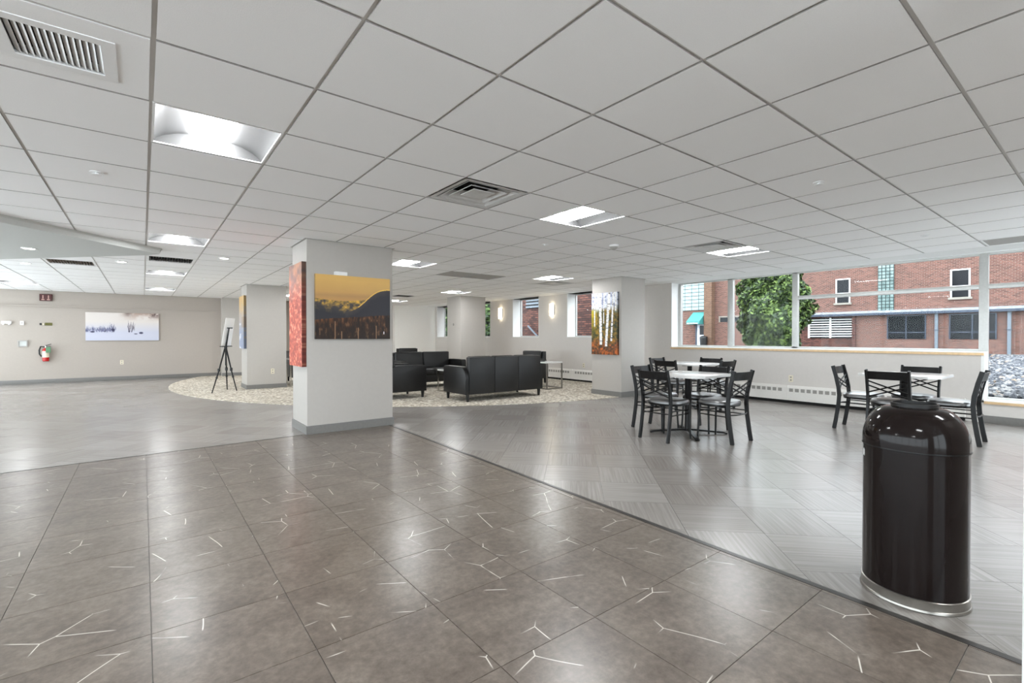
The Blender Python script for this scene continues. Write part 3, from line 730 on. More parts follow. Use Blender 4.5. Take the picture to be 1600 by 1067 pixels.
DIR={'A':((-1,0),-PI/2),'B':((0,-1),0.0),'C':((0,1),PI),'D':((1,0),PI/2)}
for n,((x,y),lb,chs) in enumerate(TAB):
    o=tb if n==0 else copy_tree(tb); o.location=(x,y,0); tag(o,lb,'table','white dining tables')
    for k,(cl,rr) in chs.items():
        c=ch if first else copy_tree(ch); first=False
        d,rz=DIR[k]; c.location=(x+d[0]*rr,y+d[1]*rr,0); c.rotation_euler=(0,0,rz+random.uniform(-.05,.05))
        tag(c,cl,'chair','cross-back dining chairs')

# ------------------------------------------------------------------ lounge seating
def seat(name, wdt, ncush, label, cat, loc, rz, group):
    """faces local +y; origin at centre of footprint; width along x"""
    r=tag(empty(name,(loc[0],loc[1],.007),rz),label,cat,group); w=wdt/2; dep=.39
    for sx in (-1,1):
        for y in (-dep+.05,dep-.05):
            MB().lathe([(.022,0),(.034,.135)],4).build('leg','black_plastic',r,(sx*(w-.07),y,0),(0,0,PI/4))
    MB().box(-w+.09,w-.09,-dep+.04,dep-.02,.13,.30).bevel(.012,2).build('base','black_leather',r,smooth=True)
    cw=(wdt-.24)/ncush
    for k in range(ncush):
        xa=-w+.12+k*cw
        MB().box(xa+.004,xa+cw-.004,-dep+.2,dep+.01,.29,.43).bevel(.035,3).build('seat_cushion','black_leather',r,smooth=True)
        m=Matrix.Translation((xa+cw/2,-dep+.15,.40))@Matrix.Rotation(math.radians(10),4,'X')
        MB().box(-cw/2+.004,cw/2-.004,-.06,.09,0,.40,m).bevel(.04,3).build('back_cushion','black_leather',r,smooth=True)
    # back shell, in upholstery panels with seams
    np_=3 if ncush>1 else 1; pw=(wdt-.14)/np_
    for k in range(np_):
        xa=-w+.07+k*pw
        MB().box(xa+.0015,xa+pw-.0015,-dep-.01,-dep+.10,.13,.79).bevel(.012,2).build('back_panel','black_leather',r,smooth=True)
    for sx in (-1,1):                                        # arms with a curved outline
        prof=[(dep,.13),(dep,.55)]+[(dep-.05+.05*math.cos(a),.56+.06*math.sin(a)) for a in [PI/2*q/5 for q in range(6)]]
        prof+=[(-dep+.26,.62)]+[(-dep+.20+.19*math.cos(a),.42+.20*math.sin(a)) for a in [PI/2+PI/2*q/7 for q in range(8)]]+[(-dep+.01,.13)]
        m=Matrix(((0,0,1,0),(1,0,0,0),(0,1,0,0),(0,0,0,1)))
        xo=w-.12 if sx>0 else -w
        b=MB(); b.prism(prof,xo,xo+.12,m); b.bevel(.018,2).build('arm','black_leather',r,smooth=True)
    return r
seat('sofa',1.80,3,'long black leather sofa seen from behind in the lounge','sofa',(5.36,7.46),0.0,'black leather lounge seating')
seat('sofa',1.65,2,'black leather sofa facing the viewer at the back of the lounge','sofa',(5.25,10.0),PI,'black leather lounge seating')
seat('armchair',.80,1,'black leather armchair right beside the mountain picture column, seen side-on','armchair',(3.88,8.56),-PI/2,'black leather lounge seating')
seat('armchair',.80,1,'black leather armchair behind the right end of the long sofa','armchair',(7.55,9.15),PI/2+.25,'black leather lounge seating')
seat('armchair',.80,1,'far black leather armchair whose back shows above the rear sofa','armchair',(6.55,13.6),PI*.95,'black leather lounge seating')
seat('armchair',.80,1,'black leather armchair half hidden between the two left columns','armchair',(3.35,13.1),-PI/2,'black leather lounge seating')
seat('armchair',.80,1,'black leather armchair left of the rear sofa, mostly hidden by the column','armchair',(3.95,11.7),PI*.85,'black leather lounge seating')
def side_table(label,x0,x1,y0,y1,h,mat='chrome',books=False):
    cx,cy=(x0+x1)/2,(y0+y1)/2; r=tag(empty('side_table',(cx,cy,.007)),label,'side table'); a,c=(x1-x0)/2,(y1-y0)/2
    MB().box(-a,a,-c,c,h-.03,h).bevel(.003,1).build('tabletop','table_white',r)
    for sx in (-1,1):
        b=MB(); e=.0125; x=sx*(a-e)
        for sy in (-1,1): MB().box(x-e,x+e,sy*(c-e)-e,sy*(c-e)+e,0,h-.03).build('leg',mat,r)
        MB().box(x-e,x+e,-c+2*e,c-2*e,0,2*e).build('foot_rail',mat,r)
    for sy in (-1,1): MB().box(-a+2*e,a-2*e,sy*(c-e)-e,sy*(c-e)+e,0,2*e).build('foot_rail',mat,r)
    return r
side_table('white side table with open metal frame at the right end of the sofa',6.95,7.42,7.72,8.25,.60,'steel_dull')
side_table('low white coffee table between the two sofas',4.92,5.95,8.40,8.92,.47)
side_table('white side table with bright frame left of the rear sofa',4.28,4.42+.3,10.45,10.9,.66)
side_table('white side table behind the easel column',2.72,3.12,11.95,12.4,.64)
tag(MB().box(-.11,.11,-.08,.08,0,.022).bevel(.003,1).build('magazine','paper_books',None,(7.02,8.06,.607)),'dark magazine lying on the side table by the sofa','magazine')

# ------------------------------------------------------------------ pictures
def vnoise(u,v,sc,seed=0,oct_=4):
    out=np.zeros_like(u); amp=1.0; tot=0
    for k in range(oct_):
        rg=np.random.default_rng(seed*17+k); G=rg.random((64,64)); s=sc*2**k
        x,y=u*s,v*s; xi=np.floor(x).astype(int); yi=np.floor(y).astype(int); fx,fy=x-xi,y-yi; fx=fx*fx*(3-2*fx); fy=fy*fy*(3-2*fy)
        a=G[xi%64,yi%64];b_=G[(xi+1)%64,yi%64];c=G[xi%64,(yi+1)%64];d=G[(xi+1)%64,(yi+1)%64]
        out+=amp*((a*(1-fx)+b_*fx)*(1-fy)+(c*(1-fx)+d*fx)*fy); tot+=amp; amp*=.5
    return out/tot
def lerp(a,b_,t): t=np.clip(t,0,1)[...,None]; return np.array(a)*(1-t)+np.array(b_)*t
def L3(*c): return np.array(c,float)
def p_mountain(u,v):
    n=vnoise(u,v,5,1); nf=vnoise(u*1.0,v*.35,38,2,3); n2=vnoise(u,v,22,3,3)
    c=lerp(L3(196,150,92),L3(224,180,104),(v-.62)/.3+.3*(n-.5)); c=lerp(c,L3(150,120,90),(.5-np.abs(v-.68)*9)*.6)
    # distant glowing ridge
    ridge=.63-.03*np.sin(u*5); m=(v<ridge); far=lerp(L3(70,64,64),L3(228,176,70),(v-.42)*4.2+(n2-.5)*2.0-.25*(u<.12)); far=lerp(far,L3(46,46,52),(.50-v+.25*(.35-u))*7)
    c=np.where(m[...,None],far,c)
    # dark round hill on the right
    hill=.40+.43/(1+np.exp(-(u-.66)*10.5))-.03*(np.clip(u-.85,0,1))*2; hill=np.where(u<.38,.30,hill)
    e=hill-v; c=np.where((e>0)[...,None],lerp(L3(74,66,64),L3(46,45,52),e*8+n2*.5),c)
    c=np.where(((e>-.018)&(e<=0)&(u>.55))[...,None],L3(240,196,96),c)
    # autumn forest
    tl=.30+.10*u+.02*(n-.5); m=v<tl
    fo=lerp(L3(34,22,16),L3(128,74,34),(nf-.35)*1.7*(.2+.8*v/.34)); fo=lerp(fo,L3(190,110,40),((v-.22)*7)*(u<.5)*(.6-u)*1.6*nf); fo=lerp(fo,L3(120,92,70),(nf>.70)*.5)
    c=np.where(m[...,None],fo,c)
    for uu,w_,v1 in ((.80,.006,.22),(.245,.007,.28),(.33,.004,.12),(.55,.004,.18)): c=np.where(((np.abs(u-uu)<w_)&(v<v1))[...,None],L3(150,116,88),c)
    c=np.where(((np.abs(u-.91)<.006)&(np.abs(v-.10)<.02))[...,None],L3(250,250,250),c)
    return c
def p_red(u,v):
    n=vnoise(u,v*3.0,14,5,4); n2=vnoise(u,v*3,4,6,3)
    c=lerp(L3(150,52,34),L3(226,112,84),(n-.3)*2.0); c=lerp(c,L3(240,170,140),(n>.66)*.6)
    top=lerp(L3(190,138,110),L3(120,92,92),(n2-.3)*2.2); top=lerp(top,L3(214,180,120),((v-.76)*8)*(u>.6)*(.9-v)*6)
    return lerp(c,top,(v-.62)*3.2+(n2-.5)*.6)
def p_birch(u,v):
    n=vnoise(u,v*2,16,8,4); n2=vnoise(u,v*2,5,9,3)
    sky=lerp(L3(226,230,242),L3(128,134,160),(n-.38)*2.6)
    fo=lerp(L3(48,52,22),L3(168,124,36),(n-.3)*1.9); fo=lerp(fo,L3(196,176,30),((.32-u)*3.2)*(v-.25)*2+.0*n); lo=lerp(L3(66,44,24),L3(206,104,38),(n-.32)*2.2)
    c=lerp(fo,sky,(v-.66)*7+(n2-.5)*1.6); c=lerp(lo,c,(v-.12)*6+(n2-.5))
    for uu,w_,sl,v0 in ((.12,.022,-.02,.45),(.36,.05,.05,.16),(.62,.045,-.13,.13),(.80,.03,-.09,.22),(.48,.018,-.03,.5),(.25,.03,.0,.75),(.70,.04,.02,.72),(.93,.025,0,.7)):
        x=uu-sl*(v-.5); m=(np.abs(u-x)<w_)&(v>v0); bk=vnoise(u,v*9,10,11,2)
        c=np.where(m[...,None],lerp(L3(232,230,228),L3(96,90,92),(bk-.62)*5),c)
    return c
def p_winter(u,v):
    n=vnoise(u*2.2,v,5,12,4); n2=vnoise(u*2.2,v,14,13,3); rg=np.random.default_rng(5)
    c=lerp(L3(200,202,218),L3(222,215,210),(v-.30)*2.6)
    c=lerp(c,L3(176,152,140),np.clip((v-.70)*3.2,0,1)*np.clip((u-.42)*5,0,1)*np.clip((n-.36)*4,0,1))
    c=lerp(c,L3(112,94,92),np.clip((v-.80)*6,0,1)*np.clip((np.where(u>.85,n2,0)-.38)*5,0,1))
    c=lerp(c,L3(120,104,98),np.clip((v-.84)*7,0,1)*np.exp(-((u-.56)/.05)**2)*.8)
    def twig(c,u0,v0,h,sl,w,col,al):
        t=(v-v0)/h; d=np.abs(u-(u0+sl*t*h+.004*np.sin(t*7+u0*90))); m=np.clip(1-d/(w*(1.15-np.clip(t,0,1))),0,1)*((t>0)&(t<1))
        return lerp(c,col,m*al)
    c=lerp(c,L3(150,152,180),np.exp(-((v-.40)/.10)**2)*np.clip((.40-u)*9,0,1)*np.clip((n2-.25)*1.6,0,.75))
    for k in range(150):
        u0=rg.uniform(.005,.40); tall=.10+.16*np.exp(-((u0-.355)/.035)**2)+.05*np.exp(-((u0-.2)/.06)**2)
        c=twig(c,u0,rg.uniform(.29,.40),tall*rg.uniform(.5,1.25),rg.uniform(-.18,.18),.006,L3(70,72,108),.55)
    for k in range(34):
        c=twig(c,rg.uniform(.565,.655),rg.uniform(.32,.50),rg.uniform(.12,.30),rg.uniform(-.22,.22),.005,L3(98,88,98),.5)
    for u0,h,sl in ((.575,.42,-.03),(.615,.38,.07),(.36,.30,.03),(.255,.16,0)): c=twig(c,u0,.30,h,sl,.010,L3(58,54,72),.85)
    for uu,vv,ru,rv in ((.09,.31,.035,.035),(.578,.335,.013,.05),(.745,.275,.035,.045),(.36,.385,.028,.05),(.67,.24,.03,.02)):
        c=lerp(c,L3(44,44,72),np.clip(1.2-1.2*(((u-uu)/ru)**2+((v-vv)/rv)**2),0,.9))
    return lerp(c,L3(196,199,216),(.2-v)*4)
def p_column(u,v):
    n=vnoise(u,v*3,6,15,4); c=lerp(L3(176,166,160),L3(206,170,110),(v-.62)*4+n-.5); c=lerp(c,L3(150,160,184),(.56-v)*4*(n>.3)); c=lerp(c,L3(226,226,230),(np.sin(v*26+n*4)>.55)*(v<.62)*(u<.4)*.8)
    return lerp(c,L3(150,120,90),(u>.55)*(np.abs(v-.5)<.1)*.5)
def picture(name,label,fn,w_,h_,thick,loc,rz,nu,nv,edge,wrap=True):
    """canvas facing local -y, origin at its bottom centre, back on y=0"""
    r=tag(empty(name,loc,rz),label,'picture')
    uu,vv=np.meshgrid((np.arange(nu)+.5)/nu,(np.arange(nv)+.5)/nv,indexing='ij')
    col=np.clip(fn(uu,vv),0,255)/255; col=np.where(col<=.04045,col/12.92,((col+.055)/1.055)**2.4)
    xs=np.linspace(-w_/2,w_/2,nu+1); zs=np.linspace(0,h_,nv+1)
    V=[(x,-thick,z) for x in xs for z in zs]; idx=lambda i,j:i*(nv+1)+j
    F=[(idx(i,j),idx(i+1,j),idx(i+1,j+1),idx(i,j+1)) for i in range(nu) for j in range(nv)]; C=[col[i,j] for i in range(nu) for j in range(nv)]
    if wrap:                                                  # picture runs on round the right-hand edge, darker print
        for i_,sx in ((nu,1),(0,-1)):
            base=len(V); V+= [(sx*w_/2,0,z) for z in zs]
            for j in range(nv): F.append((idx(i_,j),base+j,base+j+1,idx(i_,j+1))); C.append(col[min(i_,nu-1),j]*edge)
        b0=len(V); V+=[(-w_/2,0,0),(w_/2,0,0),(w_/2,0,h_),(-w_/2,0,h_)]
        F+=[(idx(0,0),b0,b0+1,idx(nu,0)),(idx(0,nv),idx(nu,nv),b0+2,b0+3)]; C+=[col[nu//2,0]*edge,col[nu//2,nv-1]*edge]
    me=bpy.data.meshes.new('canvas'); me.from_pydata(V,[],F); at=me.color_attributes.new('paint','FLOAT_COLOR','CORNER')
    buf=np.ones((sum(len(f) for f in F),4),np.float32); k=0
    for f,c in zip(F,C): buf[k:k+len(f),:3]=c; k+=len(f)
    at.data.foreach_set('color',buf.ravel()); me.materials.append(M['painted_print']); place('canvas',me,r)
    MB().box(-w_/2+.01,w_/2-.01,-thick+.006,0,.01,h_-.01).build('stretcher_frame','wood_nosing',r)
    return r
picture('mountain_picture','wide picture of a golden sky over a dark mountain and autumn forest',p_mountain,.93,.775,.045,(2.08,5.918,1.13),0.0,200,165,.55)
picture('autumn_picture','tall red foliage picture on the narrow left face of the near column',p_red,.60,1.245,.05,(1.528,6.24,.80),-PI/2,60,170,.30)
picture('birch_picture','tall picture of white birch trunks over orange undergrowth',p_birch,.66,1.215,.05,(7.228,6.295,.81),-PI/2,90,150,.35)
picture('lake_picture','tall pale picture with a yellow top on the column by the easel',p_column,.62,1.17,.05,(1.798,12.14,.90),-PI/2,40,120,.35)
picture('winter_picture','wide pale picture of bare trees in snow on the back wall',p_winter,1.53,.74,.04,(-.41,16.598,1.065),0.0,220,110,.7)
pl=tag(empty('picture_label',(1.918,5.918,1.905)),'small white plate on the wall just above the mountain picture','label plate')
MB().box(-.075,.075,-.05,0,.0,.045).bevel(.004,1).build('plate','foam_white',pl); MB().box(-.06,.06,-.012,0,.045,.055).build('bracket','alu',pl)

# ------------------------------------------------------------------ easel
ez=tag(empty('easel',(1.385,11.70,.007)),'black tripod easel on the carpet edge','easel')
ap=Vector((0.0,-.02,.90))
for fx,fy in ((-.277,-.276),(.197,-.06),(.07,.353)):
    MB().tube([ap+Vector((fx*.06,fy*.06,0)),ap.lerp(Vector((fx,fy,0)),.52),(fx,fy,0)],[.017,.014,.010],8).build('leg','black_metal',ez,smooth=True)
    m_=ap.lerp(Vector((fx,fy,0)),.50); b=MB(); b.tube([m_+Vector((0,0,.045)),m_-Vector((0,0,.02))],.026,8); b.build('leg_clamp','black_plastic',ez,smooth=True)
    m_=ap.lerp(Vector((fx,fy,0)),.66); b=MB(); b.tube([m_+Vector((0,0,.02)),m_-Vector((0,0,.02))],.021,8); b.build('leg_clamp','black_plastic',ez,smooth=True)
R_=Vector((.79,-.613,0)); F_=Vector((.613,.79,0))
top=ap+R_*.075+Vector((0,0,.44))
MB().tube([ap-Vector((0,0,.35)),ap],.013,8).build('centre_post','black_metal',ez,smooth=True)
MB().tube([ap,top],[.018,.013],8).build('mast','black_metal',ez,smooth=True)
MB().bar(top-R_*.03-F_*.03,top+R_*.06+F_*.03,.02,.02).build('top_clip','black_plastic',ez)
MB().bar(ap-R_*.01-F_*.15+Vector((0,0,.05)),ap-R_*.045+F_*.27+Vector((0,0,.05)),.05,.02).build('ledge','black_plastic',ez)
MB().tube([ap-Vector((0,0,.06)),ap+Vector((0,0,.06))],.03,10).build('head','black_plastic',ez,smooth=True)
b=MB(); wv=F_*.2-R_*.022; up=R_*.10+Vector((0,0,.585)); nn=wv.cross(up).normalized(); c0=ap+F_*.06-R_*.03+Vector((0,0,.065))
v=[]
for s_ in (0,.006):
    v+=[b.bm.verts.new(c0+nn*s_+a*wv+e*up) for a,e in ((-1,0),(1,0),(1,1),(-1,1))]
for f in ((0,1,2,3),(7,6,5,4),(0,4,5,1),(1,5,6,2),(2,6,7,3),(3,7,4,0)): b.bm.faces.new([v[i] for i in f])
bd=b.build('display_board','foam_white',None,(1.385,11.70,.007)); tag(bd,'plain white board propped on the easel','board')

# ------------------------------------------------------------------ things on the back wall
def onwall(name,label,cat,x,z): return tag(empty(name,(x,YB,z)),label,cat)
r=onwall('hanging_sign','small maroon sign with two pale symbols under the ceiling','sign',-1.91,2.06)
MB().box(-.115,.115,-.06,0,0,.17).bevel(.006,1).build('housing','maroon',r)
for x in (-.05,.05):
    b=MB(); b.box(x-.010,x+.010,-.064,-.06,.055,.14); b.box(x-.026,x+.026,-.064,-.06,.02,.045); b.build('symbol','pale_pink',r)
r=onwall('fire_extinguisher','red fire extinguisher with a green tag on the back wall','fire extinguisher',-1.915,.55)
MB().lathe([(.05,0),(.062,.012),(.064,.05),(.064,.27),(.055,.30),(.03,.325),(.02,.34)],20,(0,-.085,0)).build('cylinder','red_enamel',r,smooth=True)
MB().lathe([(.065,.10),(.065,.255)],20,(0,-.085,.0),False,False).build('instruction_label','ivory',r,smooth=True)
b=MB(); b.tube([(0,-.085,.33),(0,-.085,.385)],.02,10); b.build('valve','chrome',r,smooth=True)
b=MB(); b.bar((-.01,-.085,.39),(.10,-.085,.43),.03,.015); b.bar((-.01,-.085,.37),(.09,-.085,.375),.03,.012); b.build('handle','black_plastic',r)
MB().tube([(-.02,-.085,.36),(-.09,-.09,.37),(-.115,-.09,.28),(-.11,-.09,.18),(-.075,-.09,.12)],.016,8).build('hose','black_plastic',r,smooth=True)
MB().box(.01,.10,-.175,-.168,.22,.36).build('inspection_tag','green_tag',r); MB().box(-.02,.02,-.03,0,.15,.36).build('wall_bracket','steel_dull',r)
r=onwall('wall_panel','small framed grey panel to the left of the fire extinguisher','panel',-2.33,.92)
b=MB(); b.box(-.085,.085,-.03,0,0,.02).box(-.085,.085,-.03,0,.135,.155).box(-.085,-.065,-.03,0,.02,.135).box(.065,.085,-.03,0,.02,.135); b.build('frame','vent_grey',r); MB().box(-.065,.065,-.012,0,.02,.135).build('face','soffit_paint',r)
r=onwall('wall_sign','small olive strip sign above the fire extinguisher','sign',-1.90,1.445)
MB().box(-.035,.10,-.012,0,0,.07).build('plate','olive_sign',r); MB().box(-.13,-.095,-.02,0,.01,.06).build('dark_button','black_plastic',r)
MB().box(-.08,-.055,-.012,0,.01,.06).build('pale_tab','ivory',r)
r=onwall('thermostat','small white square box high on the back wall','switch box',-2.335,1.455); MB().box(-.035,.035,-.04,0,0,.09).bevel(.005,1).build('box','foam_white',r); MB().box(-.018,.018,-.046,-.04,.03,.06).build('button','vent_grey',r)
r=onwall('emergency_light','white twin emergency light at the left frame edge','emergency light',-2.60,1.44); MB().box(-.085,.085,-.06,0,.04,.10).bevel(.006,1).build('housing','foam_white',r)
for x in (-.05,.05): MB().lathe([(.015,0),(.03,.03)],12).build('lamp_head','fixture_white',r,(x,-.05,.012))
def outlet(name,label,loc,rz):
    r=tag(empty(name,loc,rz),label,'outlet'); MB().box(-.036,.036,-.006,0,0,.115).bevel(.002,1).build('cover_plate','ivory',r)
    for z in (.032,.082): MB().box(-.014,.014,-.008,-.006,z-.012,z+.012).build('socket','slot_grey',r)
outlet('outlet','ivory outlet on the back wall below the winter landscape',(-.45,YB,.42),0)
outlet('outlet','ivory outlet low on the column by the easel',(2.31,11.79,.33),0)
outlet('outlet','ivory outlet above the wall heater near the dining tables',(XR,3.59,.37),-PI/2)
outlet('outlet','ivory outlet above the lounge wall heater by the birch column',(XR,8.55,.37),-PI/2)
tag(MB().lathe([(.035,0),(.035,-.012),(.02,-.02)],16).build('wall_button','vent_grey',None,(7.058,11.85,1.52),(0,PI/2,0)),'small grey round knob on the far lounge column','button')
# wall lights
for y,l in ((9.735,'lit wall light between the two narrow windows nearest the birch column'),(12.13,'lit wall light to the right of the far column')):
    r=tag(empty('wall_light',(XR,y,1.74)),l,'wall light','wall lights'); MB().box(-.02,0,-.075,.075,.02,.31).build('back_plate','alu',r)
    b=MB(); pf=[(-.02,-.065)]+[(-.02-.075*math.sin(PI*k/8),-.065*math.cos(PI*k/8)) for k in range(1,8)]+[(-.02,.065)]; b.prism(pf,.0,.33); b.build('shade','sconce_glass',r,smooth=True)
# wall heaters
def heater(label,y0,y1,gap):
    r=tag(empty('wall_heater',(XR,(y0+y1)/2,0)),label,'heater'); c=(y0+y1)/2
    b=MB(); pf=[(-.005,.055),(-.075,.055),(-.075,.275),(-.05,.31),(-.005,.31)]; m=Matrix(((1,0,0,0),(0,0,1,0),(0,1,0,0),(0,0,0,1))); b.prism(pf,y0-c,y1-c,m); b.build('cover','radiator_white',r)
    MB().box(-.03,-.005,y0-c,y1-c,0,.055).build('toe_shade','dark_void',r)  # dark bar standing in for the shadow under the cover
    b=MB(); y=y0+.06
    while y<y1-.12:
        if abs(y-gap)>.09: b.box(-.0775,-.075,y-c,y-c+.062,.205,.262)
        y+=.092
    tag(b.build('vent_slots','slot_grey',r),kind='stuff')
    b=MB(); b.box(-.079,-.004,gap-.004-c,gap+.004-c,.055,.312); b.build('joint_cover','radiator_white',r)
    for e in (y0,y1): MB().box(-.08,-.004,e-.006-c,e+.006-c,.05,.314).build('end_cap','radiator_white',r)
heater('long white wall heater under the wide window',1.35,5.7,3.62)
heater('long white wall heater along the lounge windows',7.2,13.8,8.9)

# ------------------------------------------------------------------ outdoors
GZ=.30
gnd=struct(MB().box(XR+T+.01,46,-30,48,GZ-.3,GZ).build('ground','courtyard_ground'),'grey courtyard ground outside the windows','ground')
bd=tag(empty('brick_building',(36,8,GZ)),'two-storey pink brick building across the courtyard','building')
def bb(name,mat,x0,x1,y0,y1,z0,z1,parent=bd):
    off=Vector((0,0,0)); p=parent
    while p is not None: off+=p.location; p=p.parent
    return box(name,mat,x0-off.x,x1-off.x,y0-off.y,y1-off.y,z0-off.z,z1-off.z,parent)
bb('wall','brick_pink',36,36.6,-22,44,GZ,9.5)
def bwin(y0,y1,z0,z1,x=36,mat='window_dark',bars=(),hbars=(),fr='white_trim',sill=True,fw=.07):
    f=bb('window',mat,x-.02,x+.02,y0,y1,z0,z1)
    for a in (y0-fw,y1): bb('frame',fr,x-.07,x+.03,a,a+fw,z0,z1+fw,f)
    bb('frame',fr,x-.07,x+.03,y0,y1,z1,z1+fw,f)
    for yy in bars: bb('frame',fr,x-.06,x-.021,yy-fw/2,yy+fw/2,z0,z1,f)
    for zz in hbars: bb('frame',fr,x-.06,x-.021,y0,y1,zz-.03,zz+.03,f)
    if sill: bb('window_sill','concrete_sill',x-.16,x+.03,y0-.15,y1+.15,z0-.12,z0,f)
for ya,yb in ((10.95,11.62),(5.32,6.01),(13.75,14.45),(-.4,.35),(-6.2,-5.4)): bwin(ya,yb,3.38,4.88,hbars=(4.0,))
# glass block strips with joints
def blocks(y0,y1,z0,z1,n,m,mat,name,x=36):
    p=bb(name,'block_joint',x-.05,x-.01,y0,y1,z0,z1); me=None; dy_=(y1-y0)/n; dz_=(z1-z0)/m
    l=p.location+bd.location
    for i in range(n):
        for j in range(m):
            if me is None:
                b=MB().box(-.03,0,-dy_/2+.022,dy_/2-.022,-dz_/2+.022,dz_/2-.022); ob=b.build('glass_block',mat,p,(x-.05-l.x,y0+dy_*(i+.5)-l.y,z0+dz_*(j+.5)-l.z)); me=ob.data
            else: place('glass_block',me,p,(x-.05-l.x,y0+dy_*(i+.5)-l.y,z0+dz_*(j+.5)-l.z))
blocks(8.62,9.42,2.75,7.0,4,21,'glass_block','glass_block_strip')
blocks(20.78,23.3,3.36,6.6,4,11,'panel_pale','translucent_panel')
bb('wall_pier','brick_tan',35.5,36,20.07,20.72,GZ,9.5)
bwin(17.5,19.6,2.34,2.70,mat='window_dark',fr='concrete_sill',sill=False,fw=.1)
dr=bb('door','door_white',35.9,35.99,20.78,21.55,GZ,2.25); bb('pane','window_dark',35.88,35.9,20.9,21.3,1.35,2.1,dr); bb('door_frame','gutter_blue',35.85,36,21.55,21.66,GZ,2.3,dr)
# low projecting storey
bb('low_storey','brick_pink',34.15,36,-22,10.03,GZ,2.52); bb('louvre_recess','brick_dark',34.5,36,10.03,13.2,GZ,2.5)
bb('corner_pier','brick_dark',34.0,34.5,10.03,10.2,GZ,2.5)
b=MB(); b.box(33.85-36,36-36,-22-8,13.2-8,2.55-GZ,2.70-GZ); b.build('roof','roof_gravel',bd)
bb('gutter','gutter_blue',33.8,34.0,-22,13.1,2.44,2.57)
for y in (6.30,3.55,0.6): 
    p=bb('downspout','pipe_grey',33.98,34.10,y-.065,y+.065,GZ,2.46); bb('bracket','gutter_blue',33.96,34.12,y-.09,y+.09,1.5,1.55,p)
for y0,y1 in ((6.80,8.44),(4.05,5.75),(.9,2.6)): bwin(y0,y1,1.05,2.34,x=34.14,bars=((y0+y1)/2,),hbars=(1.42,),fr='gutter_blue',fw=.05,sill=False)
lv=bb('louvre_window','window_dark',34.44,34.52,10.2,12.75,1.1,2.36)
for y in (10.2,11.42,12.65): bb('frame','white_trim',34.36,34.44,y,y+.09,1.1,2.38,lv)
for k in range(8): bb('louvre','white_trim',34.38,34.44,10.29,12.65,1.18+k*.15,1.24+k*.15,lv)
# awning
aw=tag(empty('awning',(36,21.375,2.2)),'teal awning with white lettering over the courtyard door','awning')
b=MB(); 
m=Matrix(((1,0,0,0),(0,0,1,0),(0,1,0,0),(0,0,0,1)))
b.prism([(0,1.0),(0,.96),(-1.0,.2),(-1.0,.0),(-1.02,.0),(-1.02,.22)],-.575,.575,m); b.build('canopy','awning_teal',aw)
for y in (-.575,.555):
    b=MB(); b.prism([(0,.97),(0,.0),(-1.0,.0),(-1.0,.2)],y,y+.02,m); b.build('side_panel','awning_teal',aw)
# three words of lettering too small to make out
b=MB(); y=.50
for wlen in (4,4,8):
    for k in range(wlen):
        hgt=.085 if k in (0,) else .06
        b.box(-1.03,-1.02,y-.04,y,.04,.04+hgt); y-=.053
    y-=.05
b.build('lettering','foam_white',aw)
r=tag(empty('courtyard_bin',(35.2,20.55,GZ)),'black waste bin outside beside the white door','bin'); MB().lathe([(.25,0),(.3,.75),(.3,.8)],16).build('body','black_plastic',r); MB().lathe([(.31,.8),(.28,.9),(.1,.97)],16).build('lid','black_plastic',r)
# wing close to the narrow windows
wg=tag(empty('brick_wing',(12,13,GZ)),'dark brick wing close outside the narrow windows','building')
bb('wall','brick_dark',12,12.4,9.4,16.4,GZ,7,wg)
lv=bb('vent_louvre','window_dark',11.96,12,13.5,14.5,2.28,2.95,wg)
for k in range(5): bb('louvre','pipe_grey',11.93,11.96,13.5,14.5,2.3+k*.13,2.36+k*.13,lv)
MB().bar((-.08,1.35,1.30),(-.08,.55,.72),.05,.05).build('diagonal_pipe','pipe_grey',wg)
# foliage
def foliage(name,mat,n,fn,size,parent):
    V=np.zeros((n*4,3)); k=0
    for q in range(n):
        p,nrm=fn(); s=size*random.uniform(.6,1.3)
        nrm=(Vector(nrm)+Vector((random.gauss(0,.5),random.gauss(0,.5),random.gauss(0,.5)))).normalized()
        t=nrm.orthogonal().normalized(); t=Matrix.Rotation(random.uniform(0,2*PI),3,nrm)@t; bt=nrm.cross(t); p=Vector(p)
        for a,c in ((-.5,0),(0,-.32),(.5,0),(0,.32)):
            V[k]=p+t*(a*s*1.3)+bt*(c*s)+nrm*(-.12*s*abs(a)); k+=1
    me=bpy.data.meshes.new(name); me.from_pydata(V.tolist(),[],[(4*q,4*q+1,4*q+2,4*q+3) for q in range(n)]); me.materials.append(M[mat]); return place(name,me,parent)
tr_=tag(empty('evergreen_tree',(23.0,10.0,GZ)),'dense green tree in the courtyard in front of the brick wall','tree')
prf=lambda h: 1.42*(min(1,.62+h*1.5) if h<.25 else (1-((h-.25)/.75)**1.6*.93))
def ftree():
    h=random.random()**1.25; a=random.uniform(0,2*PI); lump=1+.16*math.sin(a*3+h*17)+.12*math.sin(a*7-h*29)
    rr=prf(h)*lump*(1-.5*random.random()**1.8); return ((rr*math.cos(a),rr*math.sin(a),.35+h*6.2),(math.cos(a),math.sin(a),.45))
tag(foliage('foliage','tree_leaves',34000,ftree,.18,tr_),kind='stuff')
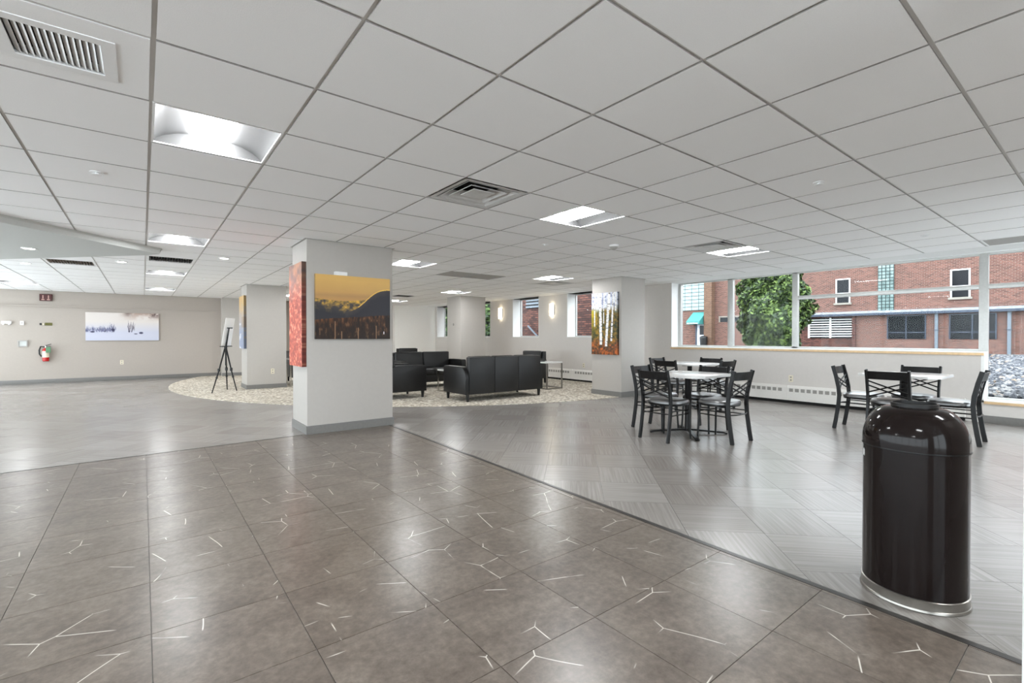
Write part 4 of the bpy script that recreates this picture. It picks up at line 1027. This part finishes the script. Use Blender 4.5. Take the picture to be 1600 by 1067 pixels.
MB().lathe([(.5,.6),(.75,1.4),(.65,2.8),(.4,4.6),(.1,5.8)],12).build('inner_growth','hedge_dark',tr_)
MB().tube([(0,0,-.05),(.03,.02,.9),(0,0,3)],[.12,.10,.05],8).build('trunk','trunk_bark',tr_)
def bush(label,x,y,rx,ry,hh):
    r=tag(empty('bush',(x,y,GZ)),label,'bush')
    def fb():
        a=random.uniform(0,2*PI); e=math.asin(random.random()); d=Vector((math.cos(a)*math.cos(e)*rx,math.sin(a)*math.cos(e)*ry,.15+math.sin(e)*hh)); return (d*(1-.25*random.random()**2),(math.cos(a),math.sin(a),math.sin(e)))
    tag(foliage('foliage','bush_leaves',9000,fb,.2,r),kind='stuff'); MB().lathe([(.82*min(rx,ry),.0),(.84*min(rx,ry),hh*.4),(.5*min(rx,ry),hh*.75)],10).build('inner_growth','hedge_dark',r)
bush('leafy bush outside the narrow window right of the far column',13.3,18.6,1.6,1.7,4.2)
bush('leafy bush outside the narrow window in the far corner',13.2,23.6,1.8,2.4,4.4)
# gravel near the tall window
def stones():
    bm=bmesh.new(); bmesh.ops.create_icosphere(bm,subdivisions=1,radius=1); base=[v.co.copy() for v in bm.verts]; bm.verts.index_update(); fs=[[v.index for v in f.verts] for f in bm.faces]; bm.free()
    V=[];F=[]
    for k in range(9000):
        x=9.42+random.random()**1.3*20; y=.02*x+random.uniform(-.9,.9)*(1+.07*x)+.09*x; s=random.uniform(.03,.06)*(1+(x-9)*.03)
        R=Euler((random.random()*6,random.random()*6,random.random()*6)).to_matrix(); st=len(V); sc=Vector((random.uniform(.8,1.3),random.uniform(.8,1.3),random.uniform(.6,.9)))
        for c in base: V.append(Vector((x,y,GZ+s*.3))+R@Vector((c.x*sc.x,c.y*sc.y,c.z*sc.z))*s)
        F+=[[st+i for i in f] for f in fs]
    me=bpy.data.meshes.new('gravel'); me.from_pydata([tuple(v) for v in V],[],F); me.materials.append(M['river_stones'])
    tag(place('gravel',me),'grey river stones outside the tall window','gravel',kind='stuff')
stones()
